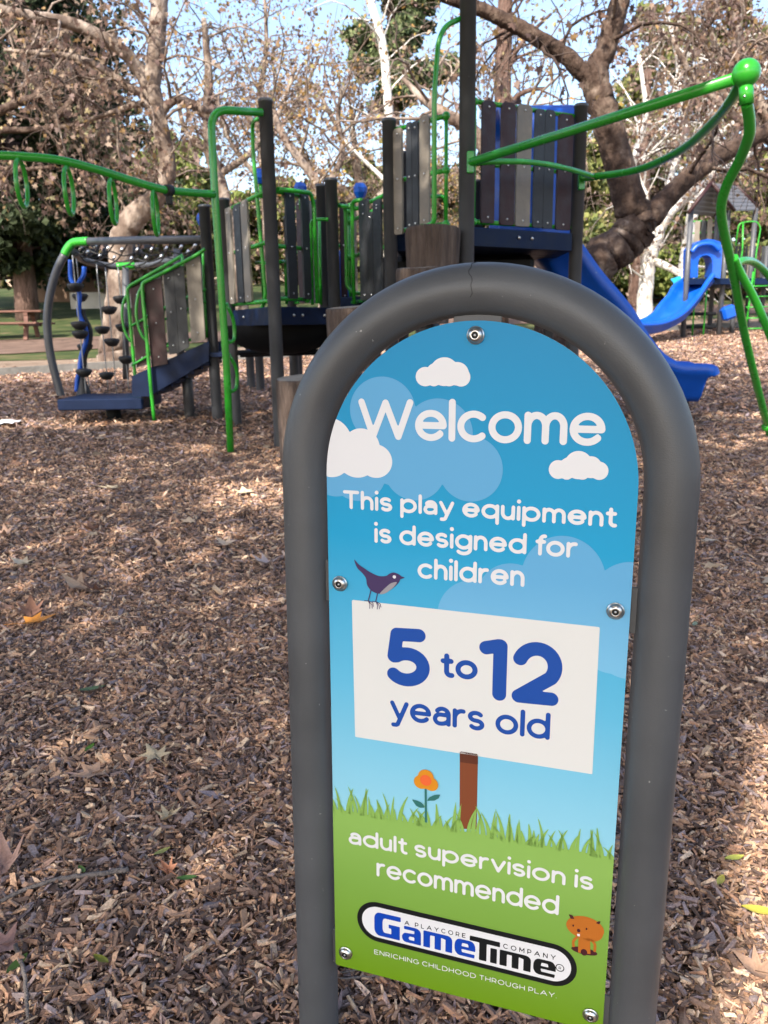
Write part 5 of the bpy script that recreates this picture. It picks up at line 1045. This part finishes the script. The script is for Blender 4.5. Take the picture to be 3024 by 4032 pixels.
for i, (lab, px, D, top, wd, cols) in enumerate([('bright green ivy shrub left of the reddish trunk', 1320, 33, 545, 2.2, [(.13, .19, .035), (.22, .27, .06), (.08, .12, .03)]), ('sunlit green shrub behind the white trunk', 1430, 33, 560, 2.0, [(.2, .25, .06), (.28, .31, .09), (.1, .14, .035)]), ('dense green shrub below the blue slide', 1260, 31, 570, 2.2, OLIVE[:3]), ('low shrub under the far slide', 1490, 34, 580, 2.2, OLIVE), ('shrub behind the far tower posts', 1600, 34, 570, 2.4, OLIVE), ('tan shrub in front of the pale wall', 330, 36, 560, 2., OLIVE+TAN)]):
    pine(lab, px, 660, D, top, wd, 80+i, cols, n=22, leaf=.2, lo=.02, per=120, group=HG, name='shrub', cat='shrub', trunk_r=.08)
syc('dark red trunk standing behind the white sycamore', [[(1376, 700, 29, .42), (1377, 640, 29, .34), (1381, 560, 29, .30), (1388, 450, 29, .26), (1392, 320, 29, .2), (1400, 150, 29, .12)]], 25, 'bark_red', nl=4.5)
# the far-off wood: reads as one mass behind everything
rg = np.random.default_rng(9); wb = MB(); N = 42000; X = rg.uniform(-75, 75, N); Yw = rg.uniform(68, 84, N); top = 7+2.2*np.sin(X*.21)+1.6*np.sin(X*.53+1)+1.1*np.sin(X*1.3); Z = gz(Yw)+rg.uniform(0, 1, N)**.8*top
leaves(wb, np.stack([X, Yw, Z], -1), .85, OLIVE+TAN[:4]+PINE[:2], False, 0, .2, rg); tag(wb.build('woods', M['needle'], None, True), 'far-off brownish green wood closing the park behind all the trees', kind='stuff')
# ------------------------------------------------------------------ buildings, fence, table
def fbox(b, xa, xb, yt, yb, D, dep, m=0, zb=None):
    p, q = at(xa, yt, D), at(xb, yb, D); z0 = q[2] if zb is None else zb; b.box(((p[0]+q[0])/2, D+dep/2, (p[2]+z0)/2), q[0]-p[0], dep, p[2]-z0, mat=m)
bd = thing('park_building', 'low brown park building with a dark roof behind the pines', 'building', at(160, 640, 38))
b = MB(); fbox(b, 60, 300, 560, 640, 38, 6, 0, float(gz(38))-.3); b.build('wall', M['stucco'], bd)
b = MB(); z = at(160, 560, 38)[2]; x0, x1 = at(45, 560, 38)[0], at(318, 560, 38)[0]; v = [(x0, 37.2, z-.05), (x1, 37.2, z-.05), (x1, 44.8, z-.05), (x0, 44.8, z-.05), (x0+1, 41, z+1.1), (x1-1, 41, z+1.1), (x0, 37.2, z+.12), (x1, 37.2, z+.12), (x1, 44.8, z+.12), (x0, 44.8, z+.12)]
b.polys(np.array(v), [[6, 7, 5, 4], [7, 8, 5], [8, 9, 4, 5], [9, 6, 4], [0, 1, 7, 6], [1, 2, 8, 7], [2, 3, 9, 8], [3, 0, 6, 9], [3, 2, 1, 0]], 0); b.build('roof', M['roof'], bd)
for xa in (96, 150, 196):
    b = MB(); fbox(b, xa, xa+16, 578, 606, 37.96, .05, 0); wf = b.build('window', M['wood'], bd); b = MB(); fbox(b, xa+2, xa+14, 581, 603, 37.94, .04, 0); b.build('pane', M['glass'], wf)
b = MB(); fbox(b, 150, 300, 632, 668, 34, .25, 0, float(gz(34))-.2); tag(b.build('retaining_wall', M['whitewall']), 'pale low retaining wall below the brown park building', 'wall')
rh = thing('house', 'house with a red tile roof glimpsed through the branches', 'house', at(200, 640, 75))
b = MB(); fbox(b, 150, 260, 355, 640, 75, 9, 0, float(gz(75))-.3); b.build('wall', M['whitewall'], rh); b = MB(); z = at(200, 352, 75)[2]; x0, x1 = at(140, 350, 75)[0], at(272, 350, 75)[0]; v = [(x0, 74, z), (x1, 74, z), (x1, 85, z), (x0, 85, z), (x0+1.5, 79, z+1.9), (x1-1.5, 79, z+1.9)]
b.polys(np.array(v), [[0, 1, 5, 4], [1, 2, 5], [2, 3, 4, 5], [3, 0, 4], [3, 2, 1, 0]], 0); b.build('roof', M['redroof'], rh)
for xa in (165, 200, 235):
    b = MB(); fbox(b, xa, xa+10, 372, 395, 74.95, .05, 0); b.build('window', M['glass'], rh)
fe = thing('screened_fence', 'dark mesh screened fence along the back of the playground', 'fence', at(1390, 660, 35)); 
xa, xb = at(1225, 640, 35)[0], at(1720, 640, 35)[0]; zt = at(1400, 606, 35)[2]
b = MB(); b.box(((xa+xb)/2, 35, (zt+gz(35)+.05)/2), xb-xa, .02, zt-gz(35)-.05); b.build('screen', M['mesh'], fe); b = MB(); b.tube([(xa, 34.96, zt), (xb, 34.96, zt)], .025, 8); b.build('top_rail', M['post'], fe)
for x in np.arange(xa, xb, 2.4): b = MB(); b.tube([(x, 34.95, gz(35)-.2), (x, 34.95, zt+.04)], .03, 8); b.build('post', M['post'], fe)
pt = thing('picnic_table', 'brown wooden picnic table with benches on the lawn', 'picnic table', ground_at(25, 725)); c = ground_at(8, 736); s = np.array([1, .12, 0]); s /= np.linalg.norm(s); tn = np.array([-s[1], s[0], 0]); TZ = np.array([0, 0, 1.])
for nm, off, z, w in (('table_top', 0, .76, .78), ('bench', -.78, .45, .28), ('bench', .78, .45, .28)):
    b = MB(); k = 4 if w > .5 else 2
    for q in range(k): b.box(c+tn*(off+(q-(k-1)/2)*w/k)+TZ*z, 2.3, w/k-.012, .05, s, tn, TZ, bev=.006)
    b.build(nm, M['wood'], pt)
for e in (-.75, .75):
    b = MB(); b.box(c+s*e+TZ*.42, .10, 1.7, .09, s, tn, TZ); b.box(c+s*e+TZ*.70, .10, .74, .09, s, tn, TZ)
    for sg in (-1, 1): b.box(c+s*e+tn*sg*.42+TZ*.36, .10, .10, .78, s, unit(tn-TZ*.45*-sg), unit(TZ+tn*.45*-sg))
    b.build('leg', M['wood'], pt)
# ------------------------------------------------------------------ the sycamore over the viewer: unseen, its crown shaped to place the dappled shade
LIT = []
for (px, py, rx, ry) in ((120, 915, 1.5, .45), (300, 900, .8, .25), (560, 1070, .5, .45), (495, 1150, .18, .14), (240, 1060, .3, .10), (1560, 800, 1.3, .55), (1640, 900, .6, .3), (1500, 740, 1.6, .5)):
    g = ground_at(px, py); LIT.append((g[0], g[1], rx, ry))
EA, EB = ground_at(1440, 2212), ground_at(1655, 1450)     # edge of the sunlit strip right of the sign
def lit(C):
    C = np.asarray(C); t = C[:, 2]-gz(C[:, 1]*0+5)*.0; k = np.zeros(len(C), bool); G = C.copy()
    for _ in range(3): tt = (C[:, 2]-gz(G[:, 1]))/-SDIR[2]; G = C+tt[:, None]*SDIR
    for x, y, rx, ry in LIT: k |= ((G[:, 0]-x)/rx)**2+((G[:, 1]-y)/ry)**2 < 1
    e = G[:, 0]-(EA[0]+(G[:, 1]-EA[1])*(EB[0]-EA[0])/(EB[1]-EA[1]))+.10+.03*np.sin(G[:, 1]*9); k |= (e > 0) & (e < 1.2) & (G[:, 1] > .6) & (G[:, 1] < 2.75+.15*np.sin(G[:, 0]*7))
    # the sunlit leg of the climber
    for q in leg[::6]:
        tt = (C[:, 2]-q[2])/-SDIR[2]; G = C+tt[:, None]*SDIR; k |= (np.hypot(G[:, 0]-q[0], G[:, 1]-q[1]) < .22) & (C[:, 2] > q[2])
    for q in SPTS:      # but the sign itself stands in shade
        tt = (C[:, 2]-q[2])/-SDIR[2]; G = C+tt[:, None]*SDIR; k &= ~((np.hypot(G[:, 0]-q[0], G[:, 1]-q[1]) < .12) & (C[:, 2] > q[2]))
    return k
SPTS = [SO+Ax*U*x-Az*U*y for x in (-1.1, -.5, 0, .5, 1.0) for y in (-1.2, -.5, .3, 1.1, 1.9, 2.7, 3.5)]
PART = [(*ground_at(280, 1080)[:2], 2.6, 2.0), (*ground_at(1560, 800)[:2], 3.2, 2.6), (*ground_at(120, 1300)[:2], 1.2, 1.2), (*ground_at(700, 880)[:2], 2.5, 1.2)]
def part_lit(C):
    G = C.copy(); k = np.zeros(len(C), bool)
    for _ in range(3): tt = (C[:, 2]-gz(G[:, 1]))/-SDIR[2]; G = C+tt[:, None]*SDIR
    for x, y, rx, ry in PART: k |= ((G[:, 0]-x)/rx)**2+((G[:, 1]-y)/ry)**2 < 1
    for q in SPTS:
        tt = (C[:, 2]-q[2])/-SDIR[2]; H_ = C+tt[:, None]*SDIR; k &= ~((np.hypot(H_[:, 0]-q[0], H_[:, 1]-q[1]) < .2) & (C[:, 2] > q[2]))
    return k
rg = np.random.default_rng(77)
ot = thing('sycamore_tree', 'unseen spreading sycamore over the viewer, its crown shaped to shade the sign', 'tree', (-7.5, -6.5, float(gz(-6.5))))
tb = MB(); zb = float(gz(-6.5)); P = np.array([(-7.5, -6.5, zb-.2), (-7.4, -6.4, zb+1.5), (-7.1, -6.0, zb+3.2), (-6.7, -5.4, zb+4.6)]); tb.tube(spl(P, 5), np.linspace(.42, .3, 16), 16)
C = []
N = 100000; gx = rg.uniform(-7.5, 7.5, N); gy = rg.uniform(-1.5, 13.5, N); h = rg.uniform(6.0, 10.5, N); tt = h/-SDIR[2]; C = np.stack([gx, gy, gz(gy)], -1)-tt[:, None]*SDIR
den = np.sin(gx*1.9+1.3*np.sin(gy*.9))+np.cos(gy*2.2+gx*.6)+.8*np.sin(gx*4.1-gy*3.3); C = C[(den > -1.75) | (rg.random(N) < .35)]
C = C[~lit(C)]
pl_ = part_lit(C); fld = np.sin(C[:, 0]*3.1+np.sin(C[:, 1]*2.7)*1.5)+np.cos(C[:, 1]*3.7+C[:, 0]*1.3); C = C[~pl_ | ((fld > .1) & (rg.random(len(C)) < .8)) | (rg.random(len(C)) < .12)]
el = np.degrees(np.arctan2(C[:, 2]-CAMH, C[:, 1].clip(.01))); vis = (C[:, 1] > .3) & (el < 24) & (np.abs(C[:, 0]) < C[:, 1]*.75+1)
C = C[~vis]
sp = np.array(SPTS)[rg.integers(0, len(SPTS), 9000)]+rg.normal(0, .09, (9000, 3)); sp = sp-(rg.uniform(6.0, 9.5, 9000)/-SDIR[2])[:, None]*SDIR; sp = sp[~lit(sp)]; C = np.concatenate([C, sp])  # extra leaves added along the sun rays to keep the sign shaded
for k in range(46):
    e = C[rg.integers(len(C))]; a = P[-1]; m = (a+e)/2+np.array([0, 0, .9])+rg.normal(0, .4, 3); Q = spl(np.array([a, a+(m-a)*.5+[0, 0, .35], m, e]), 5)
    okk = ~lit(Q[6:]).any()
    if okk: tb.tube(Q, np.linspace(.11, .012, len(Q)), 6, caps=False)
tb.build('trunk', M['bark_mid'], ot); cb = MB(); leaves(cb, C, .19, [(.10, .12, .035), (.16, .14, .05), (.22, .14, .06), (.14, .13, .04)], False, 0, .2, rg); cb.build('crown', M['leaf'], ot, True)
# ------------------------------------------------------------------ small things lying on the mulch
LF = 'large dry leaves lying on the mulch'
def fallen(label, px, py, size, col, yaw, curl, tilt=.1, star=True):
    g = ground_at(px, py); z = float(gzz(g[0], g[1]))+.044; t = STAR*size; ca, sa = math.cos(yaw), math.sin(yaw); v = []; rgl = random.Random(int(px*7+py))
    ring = [(x*1.0, (y-.3*size)) for x, y in t]
    pts = [(0, 0)]+ring+[(x*.55, y*.55) for x, y in ring]
    for x, y in pts: 
        zz = z+curl*(x*x+.5*y*y)/size*1.6+tilt*y+.006*rgl.uniform(-1, 1); v.append((g[0]+ca*x-sa*y, g[1]+sa*x+ca*y, zz))
    n = len(ring); fs = []
    for i in range(n): j = (i+1) % n; fs += [[13+i, 1+i, 1+j, 13+j], [0, 13+i, 13+j]]
    b = MB(); b.polys(np.array(v), fs, 0, True); b.t[0] = np.broadcast_to(np.minimum(np.array(col)*1.3, .8), (len(v), 3)); o = thing('fallen_leaf', label, 'leaf', (g[0], g[1], z), LF)
    b.build('blade', M['litterleaf'], o, True); s = MB(); s.tube([v[0], v[1], np.array(v[1])+np.array([sa, -ca, .05])*size*.45], .0016, 5); s.t = [np.broadcast_to(np.array(col)*.7, (len(s.v[0]), 3))]; s.build('leaf_stalk', M['litterleaf'], o, True)
for a in (('pale tan lobed leaf flat on the mulch left of the sign leg', 336, 1652, .105, (.58, .43, .25), .7, .1), ('tan leaf with pinkish lobes near the small green leaf', 200, 1700, .11, (.42, .26, .17), 2.1, .25), ('broken tan leaf in the lower middle mulch', 366, 1785, .075, (.55, .41, .24), 3.0, .5),
          ('curled brown leaf folded upright on the mulch', 168, 1285, .15, (.40, .27, .18), 1.2, .8, .35), ('curled brown leaf lying against a folded leaf', 205, 1290, .13, (.16, .085, .06), 2.4, .8, .4), ('orange leaf lying at the left of the mulch', 78, 1362, .15, (.46, .18, .03), -1.2, .3), ('dark rust leaf curled above the orange leaf', 70, 1338, .13, (.22, .11, .07), .4, .7, .4),
          ('pale cream leaf far out beside the sunlit patch', 528, 1076, .15, (.62, .50, .33), .3, .2), ('cream leaf left of the sunlit mulch patch', 240, 1066, .16, (.60, .47, .30), 1.9, .2), ('pale leaf lying under the middle of the left mulch', 486, 1186, .13, (.55, .40, .28), .9, .3), ('greyish pink leaf touching the left sign leg', 575, 1230, .15, (.42, .33, .30), 2.6, .8),
          ('tan leaf at the left edge of the mulch', 48, 1232, .13, (.5, .40, .28), 1.1, .3), ('brown leaf cut by the left frame edge', 8, 1165, .13, (.34, .22, .16), 1.5, .9), ('pinkish brown leaf crumpled at the lower left edge', 10, 1905, .13, (.36, .22, .17), .4, 1.2), ('salmon leaf near the left sign leg', 605, 1340, .13, (.45, .25, .16), 3.4, .6), ('reddish small leaf beside the grey stick', 364, 1912, .05, (.42, .19, .11), .8, 1.2),
          ('brown leaf among the chips in the left distance', 200, 1160, .14, (.26, .14, .09), 2.9, .9), ('pale leaf on the mulch right of the sign', 1452, 1232, .08, (.52, .42, .34), .5, .4), ('cream leaf on the mulch beyond the right sign leg', 1470, 1170, .09, (.50, .38, .28), 2.1, .5), ('large pink brown leaf at the lower right', 1628, 2130, .085, (.30, .19, .13), .9, .8), ('dark plum leaf at the bottom left corner', 8, 2085, .10, (.28, .16, .13), 1.9, .5)): fallen(*a)
lb = MB(); rgl = np.random.default_rng(41); nL = 520; yy = np.sqrt(rgl.uniform(1.2, 17**2, nL)); xx = rgl.uniform(-1, 1, nL)*(.55*yy+.1); far_ = yy > 3.2; yy, xx = yy[far_], xx[far_]; nL = len(yy)
leaves(lb, np.stack([xx, yy, gzz(xx, yy)+.03], -1), .13, [(.5, .36, .24), (.38, .25, .17), (.30, .17, .11), (.56, .42, .29), (.24, .14, .1)], True, 0, 0., rgl)
V = lb.v[0].reshape(nL, 12, 3); cz = V[:, :1, 2]; V[:, :, 2] = cz+(V[:, :, 2]-cz)*.22+.02; lb.v[0] = V.reshape(-1, 3)
tag(lb.build('leaf_litter', M['litterleaf'], None, True), 'dry lobed leaf litter strewn over the farther mulch', kind='stuff')
SG = 'small green leaves lying on the mulch'
def lance(label, px, py, L, col, yaw):
    g = ground_at(px, py); z = float(gzz(g[0], g[1]))+.030; ca, sa = math.cos(yaw), math.sin(yaw); v = []
    for u in np.linspace(0, 1, 8):
        w = L*.17*math.sin(PI*u)**.8+.0008; x = (u-.5)*L
        for q, dz in ((-1, .004), (0, 0), (1, .004)): v.append((g[0]+ca*x-sa*w*q, g[1]+sa*x+ca*w*q, z+dz+.06*x*x/L*2))
    b = MB(); b.add(v, [(k*3+q, k*3+q+1, k*3+q+4, k*3+q+3) for k in range(7) for q in (0, 1)], 0, col, True); tag(b.build('green_leaf', M['litterleaf'], None, True), label, 'leaf', SG)
for a in (('fresh green leaf standing out left of the pale leaf', 196, 1638, .055, (.12, .24, .03), 1.3), ('dark green slim leaf right of the grey stick', 405, 1919, .055, (.05, .11, .03), .1), ('yellow leaf at the right edge of the sunlit mulch', 1640, 1985, .09, (.52, .44, .07), -.3), ('yellow green leaf on the lower right mulch', 1585, 1870, .06, (.5, .5, .1), .2), ('dark green leaf near the bottom left corner', 42, 2115, .065, (.07, .13, .03), 1.2), ('grey green leaf sprig in the left mulch', 200, 1508, .10, (.12, .17, .08), .4), ('olive leaf at the bottom beside a large chip', 222, 2105, .05, (.2, .2, .03), -.5), ('pale green leaf below the broken tan leaf', 352, 1860, .05, (.3, .3, .1), .7), ('green leaf by the stick end', 180, 1905, .04, (.12, .2, .05), -.8), ('grey green leaf right of the sign leg', 1455, 1452, .07, (.25, .29, .2), .3), ('sage leaf beyond the right sign leg', 1500, 1360, .06, (.3, .34, .22), 1.0), ('yellow leaf on the sunlit strip at right', 1555, 1920, .05, (.55, .48, .1), .9)): lance(*a)
def stick(label, L, r, name='stick'):
    P = []
    for px, py in L: g = ground_at(px, py); P.append([g[0], g[1], float(gzz(g[0], g[1]))+.030])
    P = spl(P, 6); b = MB(); rg2 = np.random.default_rng(len(L)*7); b.tube(P+rg2.normal(0, .001, P.shape), np.linspace(r, r*.6, len(P)), 9); tag(b.build(name, M['stick']), label, 'stick', 'sticks lying on the mulch')
stick('grey stick pointing left on the lower mulch', [(280, 1900), (225, 1912), (150, 1922), (80, 1940), (0, 1975), (-30, 1990)], .0075); stick('thin dark twig curving down to the bottom left corner', [(22, 2048), (42, 2085), (55, 2130), (62, 2180), (64, 2230)], .006); stick('thin dry stalk crossing behind the left sign leg', [(735, 2115), (775, 2110), (815, 2104)], .0022); stick('thin dry stalk in front of the left sign leg', [(735, 2128), (790, 2124), (850, 2115)], .0024)
g = ground_at(8, 922); b = MB(); v = []; rg3 = np.random.default_rng(5)
for j in range(6):
    for i in range(8): v.append((g[0]-.16+.32*i/7, g[1]-.12+.24*j/5, float(gz(g[1]))+.03+.03*abs(math.sin(i*1.7+j))+rg3.uniform(0, .025)))
b.add(v, [(j*8+i, j*8+i+1, j*8+i+9, j*8+i+8) for j in range(5) for i in range(7)], 0, None, True); tag(b.build('paper_scrap', M['paper']), 'crumpled white paper scrap lying at the left edge of the mulch', 'litter')
